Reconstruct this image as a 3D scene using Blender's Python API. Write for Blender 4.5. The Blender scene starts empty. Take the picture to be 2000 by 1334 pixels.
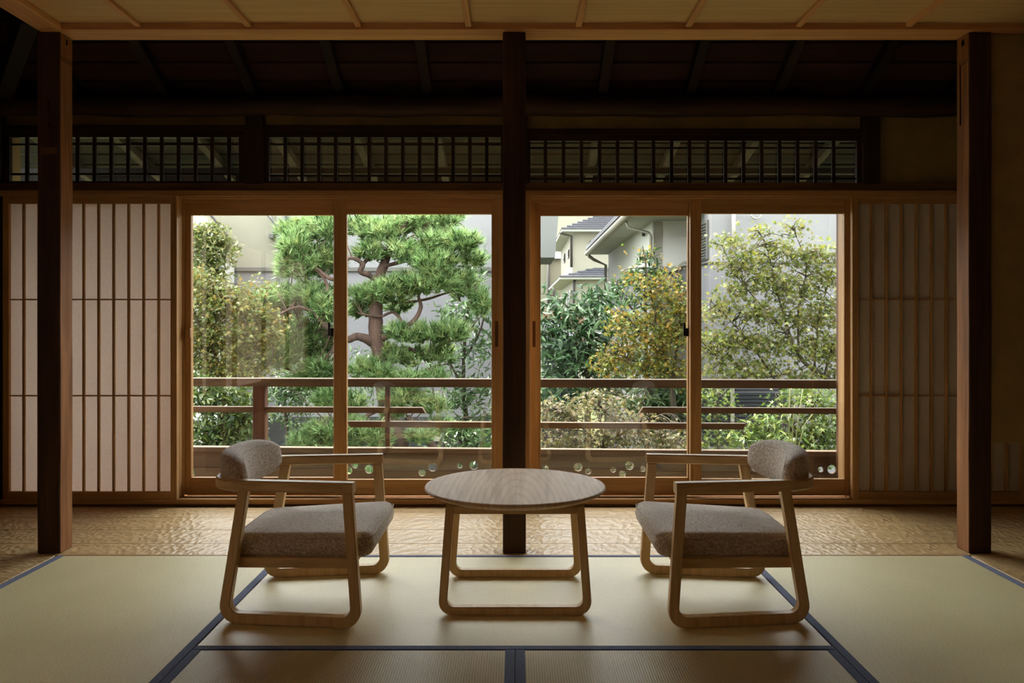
import bpy, bmesh, math, random
import numpy as np
from mathutils import Vector, Matrix

# ------------------------------------------------------------------ camera
F, CX, HY, H = 1560.0, 1006.0, 630.0, 1.0      # focal length in pixels, vanishing point, eye height (2000 x 1334 frame)
sc = bpy.context.scene
C = bpy.context.collection
cam_d = bpy.data.cameras.new('camera')
cam = bpy.data.objects.new('camera', cam_d)
C.objects.link(cam)
cam.location = (0, 0, H)
cam.rotation_euler = (math.radians(90), 0, 0)
cam_d.sensor_width = 36.0
cam_d.lens = F / 2000 * 36.0
cam_d.shift_x = -(CX - 1000) / 2000
cam_d.shift_y = -(667 - HY) / 2000
cam_d.clip_start = 0.02
cam_d.clip_end = 300
sc.camera = cam

# ------------------------------------------------------------------ world, sun, exposure
world = bpy.data.worlds.new('World')
sc.world = world
world.use_nodes = True
bg = world.node_tree.nodes['Background']
bg.inputs['Color'].default_value = (0.93, 0.97, 1.0, 1)
bg.inputs['Strength'].default_value = 3.0
sun_d = bpy.data.lights.new('sun', 'SUN')
sun_d.energy = 7.0
sun_d.angle = math.radians(12)
sun_d.color = (1.0, 0.93, 0.80)
sun = bpy.data.objects.new('sun', sun_d)
C.objects.link(sun)
sun.rotation_euler = Vector((0.30, -0.22, -0.93)).to_track_quat('-Z', 'Y').to_euler()
sc.view_settings.view_transform = 'Standard'
sc.view_settings.look = 'None'
sc.view_settings.gamma = 1.0
sc.view_settings.use_curve_mapping = False
sc.view_settings.exposure = 1.75
sc.cycles.use_denoising = True
sc.cycles.max_bounces = 12
sc.cycles.diffuse_bounces = 8
sc.cycles.transparent_max_bounces = 16

# ------------------------------------------------------------------ helpers
def P(x, y, Y):
    """pixel -> world point at depth Y"""
    return Vector(((x - CX) * Y / F, Y, H + (HY - y) * Y / F))
def PX(x, Y): return (x - CX) * Y / F
def PZ(y, Y): return H + (HY - y) * Y / F

def tag(o, label=None, cat=None, group=None, kind=None):
    if label: o['label'] = label
    if cat: o['category'] = cat
    if group: o['group'] = group
    if kind: o['kind'] = kind
    return o

def empty(name, loc, label=None, cat=None, group=None, kind=None):
    o = bpy.data.objects.new(name, None)
    o.empty_display_size = 0.05
    o.location = loc
    C.objects.link(o)
    return tag(o, label, cat, group, kind)

def wloc(o):
    v = Vector((0, 0, 0))
    while o is not None:
        v = v + Vector(o.location)
        o = o.parent
    return v

def link(name, me, mat, parent=None, loc=None, smooth=False):
    o = bpy.data.objects.new(name, me)
    C.objects.link(o)
    if mat is not None and not me.materials:
        me.materials.append(mat)
    if parent is not None:
        o.parent = parent
    if loc is not None:
        o.location = Vector(loc) - (wloc(parent) if parent is not None else Vector((0, 0, 0)))
    if smooth:
        me.polygons.foreach_set('use_smooth', [True] * len(me.polygons))
    return o

def bm_obj(name, bm, mat, parent=None, loc=(0, 0, 0), smooth=False):
    me = bpy.data.meshes.new(name)
    bmesh.ops.recalc_face_normals(bm, faces=bm.faces[:])
    bm.to_mesh(me)
    bm.free()
    return link(name, me, mat, parent, loc, smooth)

def bm_box(bm, x0, x1, y0, y1, z0, z1, bevel=0.0):
    r = bmesh.ops.create_cube(bm, size=1.0)
    vs = r['verts']
    for v in vs:
        v.co = Vector(((x0 + x1) / 2 + v.co.x * (x1 - x0), (y0 + y1) / 2 + v.co.y * (y1 - y0), (z0 + z1) / 2 + v.co.z * (z1 - z0)))
    if bevel > 0:
        es = set()
        for v in vs:
            es.update(v.link_edges)
        bmesh.ops.bevel(bm, geom=list(es), offset=bevel, segments=1, affect='EDGES')

def box(name, x0, x1, y0, y1, z0, z1, mat, parent=None, bevel=0.0015):
    """axis-aligned box given in world coordinates; its origin is its own base centre"""
    x0, x1 = min(x0, x1), max(x0, x1); y0, y1 = min(y0, y1), max(y0, y1); z0, z1 = min(z0, z1), max(z0, z1)
    cx, cy = (x0 + x1) / 2, (y0 + y1) / 2
    bm = bmesh.new()
    m = min(x1 - x0, y1 - y0, z1 - z0)
    bm_box(bm, x0 - cx, x1 - cx, y0 - cy, y1 - cy, 0, z1 - z0, min(bevel, m * 0.3))
    return bm_obj(name, bm, mat, parent, (cx, cy, z0))

def pbox(name, xa, xb, ya, yb, Y, t, mat, parent=None, bevel=0.0015):
    """box whose front face at depth Y covers pixels xa..xb, ya..yb; t is its thickness away from the camera"""
    return box(name, PX(xa, Y), PX(xb, Y), Y, Y + t, PZ(yb, Y), PZ(ya, Y), mat, parent, bevel)

def bar(name, a, b, w, h, mat, parent=None, up=(0, 0, 1), bevel=0.002):
    """rectangular bar from point a to point b"""
    a, b = Vector(a), Vector(b)
    d = (b - a); L = d.length; d.normalize()
    u = Vector(up); s = d.cross(u)
    if s.length < 1e-4: s = d.cross(Vector((0, 1, 0)))
    s.normalize(); u = s.cross(d)
    bm = bmesh.new()
    bm_box(bm, 0, L, -w / 2, w / 2, -h / 2, h / 2, bevel)
    M = Matrix((d, -s, u)).transposed()
    for v in bm.verts: v.co = M @ v.co
    return bm_obj(name, bm, mat, parent, a)

def tube_geo(pts, rads, n=8, jitter=0.0, rng=None, cap=True):
    pts = [Vector(p) for p in pts]
    vs, fs = [], []
    prev = None
    for i, p in enumerate(pts):
        d = (pts[min(i + 1, len(pts) - 1)] - pts[max(i - 1, 0)]).normalized()
        if prev is None:
            ref = Vector((0, 0, 1)) if abs(d.z) < 0.9 else Vector((1, 0, 0))
            s = d.cross(ref).normalized()
        else:
            s = (prev - d * prev.dot(d)).normalized()
        prev = s
        t = d.cross(s)
        for k in range(n):
            a = 2 * math.pi * k / n
            r = rads[i] * (1 + (rng.uniform(-jitter, jitter) if rng else 0))
            vs.append(p + s * (math.cos(a) * r) + t * (math.sin(a) * r))
    for i in range(len(pts) - 1):
        for k in range(n):
            fs.append((i * n + k, i * n + (k + 1) % n, (i + 1) * n + (k + 1) % n, (i + 1) * n + k))
    if cap:
        fs.append(tuple(range(n - 1, -1, -1)))
        fs.append(tuple(range((len(pts) - 1) * n, len(pts) * n)))
    return vs, fs

def geo_obj(name, geos, mat, parent=None, loc=(0, 0, 0), smooth=True):
    vs, fs = [], []
    for v, f in geos:
        o = len(vs)
        vs += [tuple(Vector(p) - Vector(loc)) for p in v]
        fs += [tuple(i + o for i in q) for q in f]
    me = bpy.data.meshes.new(name)
    me.from_pydata(vs, [], fs)
    return link(name, me, mat, parent, loc, smooth)

def smooth_path(pts, sub=5):
    """Catmull-Rom through the points (each (point, radius))"""
    out = []
    n = len(pts)
    for i in range(n - 1):
        p0, p1, p2, p3 = pts[max(i - 1, 0)], pts[i], pts[i + 1], pts[min(i + 2, n - 1)]
        for k in range(sub):
            t = k / sub
            a = Vector(p1[0]); 
            v = 0.5 * ((2 * Vector(p1[0])) + (Vector(p2[0]) - Vector(p0[0])) * t + (2 * Vector(p0[0]) - 5 * Vector(p1[0]) + 4 * Vector(p2[0]) - Vector(p3[0])) * t * t
                       + (-Vector(p0[0]) + 3 * Vector(p1[0]) - 3 * Vector(p2[0]) + Vector(p3[0])) * t ** 3)
            out.append((v, p1[1] + (p2[1] - p1[1]) * t))
    out.append((Vector(pts[-1][0]), pts[-1][1]))
    return out

def copy_tree(o, parent=None):
    c = o.copy()
    C.objects.link(c)
    c.parent = parent
    for ch in list(o.children):
        copy_tree(ch, c)
    return c

# ------------------------------------------------------------------ materials
def s2l(c):
    return tuple(((v / 255 / 12.92) if v / 255 <= 0.04045 else ((v / 255 + 0.055) / 1.055) ** 2.4) for v in c) + (1.0,)

def new_mat(name):
    m = bpy.data.materials.new(name)
    m.use_nodes = True
    nt = m.node_tree
    return m, nt, nt.nodes['Principled BSDF'], nt.nodes, nt.links

def wood(name, c1, c2, axis='X', scale=1.0, rough=0.5, bump=0.15, contrast=(0.35, 0.7), spec=0.3, rnd=0.12, tight=28.0):
    m, nt, b, N, L = new_mat(name)
    tc = N.new('ShaderNodeTexCoord'); oi = N.new('ShaderNodeObjectInfo')
    off = N.new('ShaderNodeVectorMath'); off.operation = 'SCALE'
    comb = N.new('ShaderNodeCombineXYZ')
    for i in range(3): L.new(oi.outputs['Random'], comb.inputs[i])
    L.new(comb.outputs[0], off.inputs[0]); off.inputs['Scale'].default_value = 13.7
    add = N.new('ShaderNodeVectorMath'); add.operation = 'ADD'
    L.new(tc.outputs['Object'], add.inputs[0]); L.new(off.outputs[0], add.inputs[1])
    mp = N.new('ShaderNodeMapping')
    s = [tight * scale] * 3
    s['XYZ'.index(axis)] = 1.3 * scale
    mp.inputs['Scale'].default_value = s
    L.new(add.outputs[0], mp.inputs['Vector'])
    n1 = N.new('ShaderNodeTexNoise'); n1.inputs['Scale'].default_value = 1.0; n1.inputs['Detail'].default_value = 6; n1.inputs['Roughness'].default_value = 0.6
    n1.inputs['Distortion'].default_value = 0.6
    L.new(mp.outputs[0], n1.inputs['Vector'])
    n2 = N.new('ShaderNodeTexNoise'); n2.inputs['Scale'].default_value = 6.0; n2.inputs['Detail'].default_value = 3
    L.new(mp.outputs[0], n2.inputs['Vector'])
    mx = N.new('ShaderNodeMath'); mx.operation = 'MULTIPLY_ADD'
    L.new(n2.outputs['Fac'], mx.inputs[0]); mx.inputs[1].default_value = 0.25
    L.new(n1.outputs['Fac'], mx.inputs[2])
    sub = N.new('ShaderNodeMath'); sub.operation = 'SUBTRACT'; sub.inputs[1].default_value = 0.125
    L.new(mx.outputs[0], sub.inputs[0])
    cr = N.new('ShaderNodeValToRGB')
    cr.color_ramp.elements[0].position = contrast[0]; cr.color_ramp.elements[0].color = s2l(c2)
    cr.color_ramp.elements[1].position = contrast[1]; cr.color_ramp.elements[1].color = s2l(c1)
    L.new(sub.outputs[0], cr.inputs['Fac'])
    hs = N.new('ShaderNodeHueSaturation')
    mr = N.new('ShaderNodeMapRange'); mr.inputs['To Min'].default_value = 1 - rnd; mr.inputs['To Max'].default_value = 1 + rnd
    L.new(oi.outputs['Random'], mr.inputs['Value']); L.new(mr.outputs[0], hs.inputs['Value'])
    L.new(cr.outputs['Color'], hs.inputs['Color']); L.new(hs.outputs[0], b.inputs['Base Color'])
    b.inputs['Roughness'].default_value = rough
    b.inputs['Specular IOR Level'].default_value = spec
    bp = N.new('ShaderNodeBump'); bp.inputs['Strength'].default_value = bump; bp.inputs['Distance'].default_value = 0.002
    L.new(sub.outputs[0], bp.inputs['Height']); L.new(bp.outputs[0], b.inputs['Normal'])
    return m

def plain(name, c, rough=0.6, spec=0.3, noise=0.0, nscale=8.0, bump=0.0, metal=0.0):
    m, nt, b, N, L = new_mat(name)
    b.inputs['Base Color'].default_value = s2l(c)
    b.inputs['Roughness'].default_value = rough
    b.inputs['Specular IOR Level'].default_value = spec
    b.inputs['Metallic'].default_value = metal
    if noise or bump:
        tc = N.new('ShaderNodeTexCoord')
        n = N.new('ShaderNodeTexNoise'); n.inputs['Scale'].default_value = nscale; n.inputs['Detail'].default_value = 6
        L.new(tc.outputs['Object'], n.inputs['Vector'])
        cr = N.new('ShaderNodeValToRGB')
        lo = tuple(max(0, v * (1 - noise)) for v in c); hi = tuple(min(255, v * (1 + noise)) for v in c)
        cr.color_ramp.elements[0].position = 0.3; cr.color_ramp.elements[0].color = s2l(lo)
        cr.color_ramp.elements[1].position = 0.7; cr.color_ramp.elements[1].color = s2l(hi)
        L.new(n.outputs['Fac'], cr.inputs['Fac']); L.new(cr.outputs['Color'], b.inputs['Base Color'])
        if bump:
            n2 = N.new('ShaderNodeTexNoise'); n2.inputs['Scale'].default_value = nscale * 12; n2.inputs['Detail'].default_value = 4
            L.new(tc.outputs['Object'], n2.inputs['Vector'])
            bp = N.new('ShaderNodeBump'); bp.inputs['Strength'].default_value = bump; bp.inputs['Distance'].default_value = 0.003
            L.new(n2.outputs['Fac'], bp.inputs['Height']); L.new(bp.outputs[0], b.inputs['Normal'])
    return m

def tatami(name, axis, lo=(194, 180, 130), hi=(232, 219, 174)):
    m, nt, b, N, L = new_mat(name)
    tc = N.new('ShaderNodeTexCoord')
    sep = N.new('ShaderNodeSeparateXYZ'); L.new(tc.outputs['Object'], sep.inputs[0])
    # ribs run along `axis`: the profile varies across it
    acr = 'Y' if axis == 'X' else 'X'
    mul = N.new('ShaderNodeMath'); mul.operation = 'MULTIPLY'; mul.inputs[1].default_value = 2 * math.pi / 0.0075
    L.new(sep.outputs[acr], mul.inputs[0])
    sn = N.new('ShaderNodeMath'); sn.operation = 'SINE'; L.new(mul.outputs[0], sn.inputs[0])
    mp = N.new('ShaderNodeMapping')
    s = [60.0, 60.0, 1.0]; s['XY'.index(axis)] = 330.0; s['XY'.index(acr)] = 133.0
    mp.inputs['Scale'].default_value = s
    L.new(tc.outputs['Object'], mp.inputs['Vector'])
    n1 = N.new('ShaderNodeTexNoise'); n1.inputs['Scale'].default_value = 1.0; n1.inputs['Detail'].default_value = 2
    L.new(mp.outputs[0], n1.inputs['Vector'])
    n2 = N.new('ShaderNodeTexNoise'); n2.inputs['Scale'].default_value = 2.2; n2.inputs['Detail'].default_value = 4
    L.new(tc.outputs['Object'], n2.inputs['Vector'])
    a1 = N.new('ShaderNodeMath'); a1.operation = 'MULTIPLY_ADD'; a1.inputs[1].default_value = 0.20
    L.new(sn.outputs[0], a1.inputs[0]); L.new(n1.outputs['Fac'], a1.inputs[2])
    a2 = N.new('ShaderNodeMath'); a2.operation = 'MULTIPLY_ADD'; a2.inputs[1].default_value = 0.5
    L.new(n2.outputs['Fac'], a2.inputs[0]); L.new(a1.outputs[0], a2.inputs[2])
    cr = N.new('ShaderNodeValToRGB')
    cr.color_ramp.elements[0].position = 0.4; cr.color_ramp.elements[0].color = s2l(lo)
    cr.color_ramp.elements[1].position = 1.05; cr.color_ramp.elements[1].color = s2l(hi)
    L.new(a2.outputs[0], cr.inputs['Fac']); L.new(cr.outputs['Color'], b.inputs['Base Color'])
    b.inputs['Roughness'].default_value = 0.48
    b.inputs['Specular IOR Level'].default_value = 0.42 if axis == 'X' else 0.22
    bp = N.new('ShaderNodeBump'); bp.inputs['Strength'].default_value = 0.5; bp.inputs['Distance'].default_value = 0.0012
    L.new(a1.outputs[0], bp.inputs['Height']); L.new(bp.outputs[0], b.inputs['Normal'])
    return m

def naguri(name, axis):
    """boards dressed with an adze: shallow overlapping scallops"""
    m = wood(name, (208, 176, 124), (182, 148, 98), axis=axis, scale=0.8, rough=0.42, bump=0.05, spec=0.45, rnd=0.05)
    nt = m.node_tree; N, L = nt.nodes, nt.links; b = N['Principled BSDF']
    tc = N.new('ShaderNodeTexCoord'); oi = N.new('ShaderNodeObjectInfo')
    mp = N.new('ShaderNodeMapping')
    mp.inputs['Scale'].default_value = (42, 27, 1) if axis == 'X' else (27, 42, 1)
    nz = N.new('ShaderNodeTexNoise'); nz.inputs['Scale'].default_value = 9; nz.inputs['Detail'].default_value = 2
    L.new(tc.outputs['Object'], nz.inputs['Vector'])
    mxv = N.new('ShaderNodeMix'); mxv.data_type = 'VECTOR'; mxv.inputs[0].default_value = 0.06
    L.new(tc.outputs['Object'], mxv.inputs[4]); L.new(nz.outputs['Color'], mxv.inputs[5])
    L.new(mxv.outputs[1], mp.inputs['Vector'])
    vo = N.new('ShaderNodeTexVoronoi'); vo.feature = 'SMOOTH_F1'; vo.inputs['Scale'].default_value = 1.0
    vo.inputs['Smoothness'].default_value = 0.25
    L.new(mp.outputs[0], vo.inputs['Vector'])
    bp = N.new('ShaderNodeBump'); bp.inputs['Strength'].default_value = 0.65; bp.inputs['Distance'].default_value = 0.010
    L.new(vo.outputs['Distance'], bp.inputs['Height'])
    old = [n for n in N if n.type == 'BUMP' and n != bp][0]
    L.new(old.outputs[0], bp.inputs['Normal'])
    L.new(bp.outputs[0], b.inputs['Normal'])
    return m

def fabric(name, c1, c2, c3):
    m, nt, b, N, L = new_mat(name)
    tc = N.new('ShaderNodeTexCoord')
    outs = []
    for sc3 in ((330, 80, 120), (80, 330, 120)):
        mp = N.new('ShaderNodeMapping'); mp.inputs['Scale'].default_value = sc3
        L.new(tc.outputs['Object'], mp.inputs['Vector'])
        n = N.new('ShaderNodeTexNoise'); n.inputs['Scale'].default_value = 1.0; n.inputs['Detail'].default_value = 3
        L.new(mp.outputs[0], n.inputs['Vector']); outs.append(n)
    mx = N.new('ShaderNodeMath'); mx.operation = 'ADD'
    L.new(outs[0].outputs['Fac'], mx.inputs[0]); L.new(outs[1].outputs['Fac'], mx.inputs[1])
    hf = N.new('ShaderNodeMath'); hf.operation = 'MULTIPLY'; hf.inputs[1].default_value = 0.5
    L.new(mx.outputs[0], hf.inputs[0])
    cr = N.new('ShaderNodeValToRGB')
    cr.color_ramp.elements[0].position = 0.34; cr.color_ramp.elements[0].color = s2l(c1)
    cr.color_ramp.elements[1].position = 0.66; cr.color_ramp.elements[1].color = s2l(c3)
    e = cr.color_ramp.elements.new(0.5); e.color = s2l(c2)
    L.new(hf.outputs[0], cr.inputs['Fac']); L.new(cr.outputs['Color'], b.inputs['Base Color'])
    b.inputs['Roughness'].default_value = 0.9
    b.inputs['Specular IOR Level'].default_value = 0.15
    b.inputs['Sheen Weight'].default_value = 0.35
    b.inputs['Sheen Roughness'].default_value = 0.5
    bp = N.new('ShaderNodeBump'); bp.inputs['Strength'].default_value = 0.6; bp.inputs['Distance'].default_value = 0.002
    L.new(hf.outputs[0], bp.inputs['Height']); L.new(bp.outputs[0], b.inputs['Normal'])
    return m

def glass(name, tint=(0.985, 0.995, 0.99), r0=0.085):
    m = bpy.data.materials.new(name); m.use_nodes = True
    nt = m.node_tree; N, L = nt.nodes, nt.links
    N.remove(N['Principled BSDF'])
    out = N['Material Output']
    tr = N.new('ShaderNodeBsdfTransparent'); tr.inputs['Color'].default_value = (*tint, 1)
    gl = N.new('ShaderNodeBsdfGlossy'); gl.inputs['Roughness'].default_value = 0.0
    lw = N.new('ShaderNodeLayerWeight'); lw.inputs['Blend'].default_value = 0.5
    pw = N.new('ShaderNodeMath'); pw.operation = 'POWER'; pw.inputs[1].default_value = 5
    L.new(lw.outputs['Facing'], pw.inputs[0])
    ma = N.new('ShaderNodeMath'); ma.operation = 'MULTIPLY_ADD'; ma.inputs[1].default_value = 1 - r0; ma.inputs[2].default_value = r0
    L.new(pw.outputs[0], ma.inputs[0])
    mix = N.new('ShaderNodeMixShader')
    L.new(ma.outputs[0], mix.inputs[0]); L.new(tr.outputs[0], mix.inputs[1]); L.new(gl.outputs[0], mix.inputs[2])
    L.new(mix.outputs[0], out.inputs['Surface'])
    return m

def paper(name, c, trans):
    m = bpy.data.materials.new(name); m.use_nodes = True
    nt = m.node_tree; N, L = nt.nodes, nt.links
    N.remove(N['Principled BSDF'])
    out = N['Material Output']
    d = N.new('ShaderNodeBsdfDiffuse'); t = N.new('ShaderNodeBsdfTranslucent')
    tc = N.new('ShaderNodeTexCoord')
    n = N.new('ShaderNodeTexNoise'); n.inputs['Scale'].default_value = 60; n.inputs['Detail'].default_value = 5
    L.new(tc.outputs['Object'], n.inputs['Vector'])
    cr = N.new('ShaderNodeValToRGB')
    cr.color_ramp.elements[0].position = 0.3; cr.color_ramp.elements[0].color = s2l(tuple(v * 0.96 for v in c))
    cr.color_ramp.elements[1].position = 0.7; cr.color_ramp.elements[1].color = s2l(c)
    L.new(n.outputs['Fac'], cr.inputs['Fac'])
    L.new(cr.outputs['Color'], d.inputs['Color']); L.new(cr.outputs['Color'], t.inputs['Color'])
    mix = N.new('ShaderNodeMixShader'); mix.inputs[0].default_value = trans
    L.new(d.outputs[0], mix.inputs[1]); L.new(t.outputs[0], mix.inputs[2])
    L.new(mix.outputs[0], out.inputs['Surface'])
    return m

def leaf(name, cols, trans=0.35, rough=0.5, gloss=0.08):
    """each leaf takes its own tint"""
    m = bpy.data.materials.new(name); m.use_nodes = True
    nt = m.node_tree; N, L = nt.nodes, nt.links
    b = N['Principled BSDF']; out = N['Material Output']
    ge = N.new('ShaderNodeNewGeometry')
    cr = N.new('ShaderNodeValToRGB')
    for i, c in enumerate(cols):
        p = i / max(1, len(cols) - 1)
        if i == 0: e = cr.color_ramp.elements[0]; e.position = 0
        elif i == len(cols) - 1: e = cr.color_ramp.elements[-1]; e.position = 1
        else: e = cr.color_ramp.elements.new(p)
        e.color = s2l(c)
    L.new(ge.outputs['Random Per Island'], cr.inputs['Fac'])
    L.new(cr.outputs['Color'], b.inputs['Base Color'])
    b.inputs['Roughness'].default_value = rough
    b.inputs['Specular IOR Level'].default_value = gloss * 4
    t = N.new('ShaderNodeBsdfTranslucent'); L.new(cr.outputs['Color'], t.inputs['Color'])
    mix = N.new('ShaderNodeMixShader'); mix.inputs[0].default_value = trans
    L.new(b.outputs[0], mix.inputs[1]); L.new(t.outputs[0], mix.inputs[2])
    L.new(mix.outputs[0], out.inputs['Surface'])
    return m

def siding(name, c, pitch, depth=0.4, axis='Z', rough=0.7):
    m = plain(name, c, rough=rough, noise=0.04, nscale=1.5)
    nt = m.node_tree; N, L = nt.nodes, nt.links; b = N['Principled BSDF']
    tc = N.new('ShaderNodeTexCoord'); sep = N.new('ShaderNodeSeparateXYZ'); L.new(tc.outputs['Object'], sep.inputs[0])
    mul = N.new('ShaderNodeMath'); mul.operation = 'MULTIPLY'; mul.inputs[1].default_value = 1 / pitch
    L.new(sep.outputs[axis], mul.inputs[0])
    fr = N.new('ShaderNodeMath'); fr.operation = 'FRACT'; L.new(mul.outputs[0], fr.inputs[0])
    n = N.new('ShaderNodeTexNoise'); n.inputs['Scale'].default_value = 30; L.new(tc.outputs['Object'], n.inputs['Vector'])
    ad = N.new('ShaderNodeMath'); ad.operation = 'MULTIPLY_ADD'; ad.inputs[1].default_value = 0.3
    L.new(n.outputs['Fac'], ad.inputs[0]); L.new(fr.outputs[0], ad.inputs[2])
    bp = N.new('ShaderNodeBump'); bp.inputs['Strength'].default_value = depth; bp.inputs['Distance'].default_value = 0.02
    L.new(ad.outputs[0], bp.inputs['Height']); L.new(bp.outputs[0], b.inputs['Normal'])
    return m

# interior
M_TATX = tatami('tatami_ribs_across', 'X')
M_TATY = tatami('tatami_ribs_along', 'Y')
M_TATF = tatami('tatami_ribs_along_low_sheen', 'Y', (162, 145, 96), (206, 188, 134))  # darker base stands in for weaker sheen where ribs run along the view
M_HERI = fabric('navy_border_cloth', (26, 42, 76), (38, 58, 98), (54, 78, 122))
M_NAGX = naguri('adzed_boards_x', 'X')
M_NAGY = naguri('adzed_boards_y', 'Y')
M_CEDX = wood('cedar_x', (194, 152, 102), (164, 122, 76), 'X', rough=0.5)
M_CEDZ = wood('cedar_z', (194, 152, 102), (164, 122, 76), 'Z', rough=0.5)
M_CEDY = wood('cedar_y', (194, 152, 102), (164, 122, 76), 'Y', rough=0.5)
M_CEIL = wood('ceiling_board', (212, 180, 128), (194, 160, 108), 'X', rough=0.6, tight=60, bump=0.05, rnd=0.04)
M_CEILX = wood('ceiling_frame_x', (214, 164, 108), (184, 130, 80), 'X', rough=0.55)
M_CEILY = wood('ceiling_frame_y', (214, 164, 108), (184, 130, 80), 'Y', rough=0.55)
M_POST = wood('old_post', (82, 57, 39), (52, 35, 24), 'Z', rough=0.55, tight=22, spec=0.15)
M_POST_LIT = wood('old_post_lit_face', (160, 110, 70), (116, 77, 46), 'Z', rough=0.6, tight=22, spec=0.12)  # lighter tone paints the window light onto the posts' inner sides
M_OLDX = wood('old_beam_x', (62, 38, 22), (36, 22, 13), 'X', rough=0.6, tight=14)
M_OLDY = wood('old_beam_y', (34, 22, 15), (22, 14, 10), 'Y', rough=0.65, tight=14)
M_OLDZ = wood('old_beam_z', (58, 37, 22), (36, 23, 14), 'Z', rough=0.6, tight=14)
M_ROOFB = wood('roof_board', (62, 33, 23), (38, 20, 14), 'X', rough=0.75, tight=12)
M_KAMOI = wood('dark_lintel', (120, 86, 50), (84, 58, 32), 'X', rough=0.55)
M_WALLP = plain('earth_plaster', (150, 128, 84), rough=0.95, spec=0.1, noise=0.06, nscale=9, bump=0.4)
M_PAPER = paper('shoji_paper', (226, 214, 204), 0.36)
M_GLASS = glass('pane_glass')
M_CHAIR = wood('oak_chair_x', (220, 188, 138), (194, 160, 108), 'X', rough=0.45, tight=40, rnd=0.03)
M_CHAIRZ = wood('oak_chair_z', (220, 188, 138), (194, 160, 108), 'Z', rough=0.45, tight=40, rnd=0.03)
M_TOP = wood('ash_table_top', (222, 194, 160), (190, 158, 122), 'Y', rough=0.6, spec=0.2, tight=17, contrast=(0.3, 0.62), rnd=0.0)
M_FAB = fabric('tweed_upholstery', (136, 120, 104), (190, 174, 155), (230, 218, 202))
M_DARKM = plain('dark_metal', (40, 32, 26), rough=0.4, metal=0.6)
M_BALX = wood('balcony_rail_x', (108, 82, 52), (76, 56, 35), 'X', rough=0.6, tight=20)
M_BALZ = wood('balcony_post_z', (104, 64, 36), (72, 42, 24), 'Z', rough=0.6, tight=20)
M_SKIRT = wood('balcony_board', (108, 86, 62), (80, 61, 43), 'X', rough=0.6, tight=14)
M_EAVE = wood('eave_board', (40, 35, 31), (26, 23, 20), 'X', rough=0.8, tight=10)
M_EAVEY = wood('eave_rafter', (84, 77, 68), (56, 51, 45), 'Y', rough=0.8, tight=12)
M_INT = plain('room_wall_plaster', (128, 106, 72), rough=0.95, spec=0.1, noise=0.05, nscale=6)

# ------------------------------------------------------------------ depth planes (metres from the camera)
YT = F / (1085 - HY)          # far edge of the mats
YP = F / (1081 - HY)          # front of the old posts
YW = 4.345                    # room side of the window wall
XL, XR = -2.86, 2.95          # side walls
GZ = -1.4                     # garden level

# ------------------------------------------------------------------ floor
floor = box('floor', XL - 0.1, XR + 0.1, -3.2, 4.62, -0.16, -0.06, M_CEDX)
tag(floor, 'wooden floor with adze-textured boards around the mats', 'floor', kind='structure')
ys = [YT + 0.012, 3.62, 3.86, 4.10, 4.345]
for a, b_ in zip(ys[:-1], ys[1:]):
    box('plank', XL, XR, a + 0.0008, b_ - 0.0008, -0.06, -0.001, M_NAGX, floor, 0.002)
XM0, XM1 = -1.962, 1.945      # outer edges of the mats
for i in range(3):
    x1 = XM0 - 0.012 - i * 0.30
    box('plank', max(XL, x1 - 0.2985), x1, -1.0, YT + 0.011, -0.06, -0.001, M_NAGY, floor, 0.002)
    x0 = XM1 + 0.012 + i * 0.33
    box('plank', x0, min(XR, x0 + 0.3285), -1.0, YT + 0.011, -0.06, -0.001, M_NAGY, floor, 0.002)
box('edge_strip', XM0 - 0.012, XM1 + 0.012, YT, YT + 0.012, -0.06, 0.001, M_CEDX, floor, 0.001)

# ------------------------------------------------------------------ mats
def mat_thing(x0, x1, y0, y1, label, along, heri):
    root = empty('tatami_mat', ((x0 + x1) / 2, (y0 + y1) / 2, -0.06), label, 'tatami mat', 'tatami mats on the floor')
    g = 0.0008
    box('mat_surface', x0 + g, x1 - g, y0 + g, y1 - g, -0.06, 0.0, {'X': M_TATX, 'Y': M_TATY, 'W': M_TATF}[along], root, 0.003)
    w = 0.030
    for h in heri:
        if h == 'x0': box('cloth_border', x0 + g, x0 + w, y0 + g, y1 - g, -0.03, 0.0016, M_HERI, root, 0.001)
        if h == 'x1': box('cloth_border', x1 - w, x1 - g, y0 + g, y1 - g, -0.03, 0.0016, M_HERI, root, 0.001)
        if h == 'y0': box('cloth_border', x0 + g, x1 - g, y0 + g, y0 + w, -0.03, 0.0016, M_HERI, root, 0.001)
        if h == 'y1': box('cloth_border', x0 + g, x1 - g, y1 - w * 0.8, y1 - g, -0.03, 0.0016, M_HERI, root, 0.001)
    return root
XS0, XS1 = -0.987, 0.982
YM = F / (1269.5 - HY)
mat_thing(XS0, XS1, YM, YT, 'tatami mat lying crosswise under the chairs and round table', 'X', ('y0', 'y1'))
mat_thing(XM0, XS0, YT - 1.95, YT, 'tatami mat at the foot of the left old post, navy borders lengthwise', 'Y', ('x0', 'x1'))
mat_thing(XS1, XM1, YT - 1.95, YT, 'tatami mat at the foot of the right old post, navy borders lengthwise', 'Y', ('x0', 'x1'))
mat_thing(XS0, 0.0, YM - 1.95, YM, 'tatami mat in front of the left chair, cut by the bottom edge', 'W', ('x0', 'x1'))
mat_thing(0.0, XS1, YM - 1.95, YM, 'tatami mat in front of the right chair, cut by the bottom edge', 'W', ('x0', 'x1'))

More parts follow.
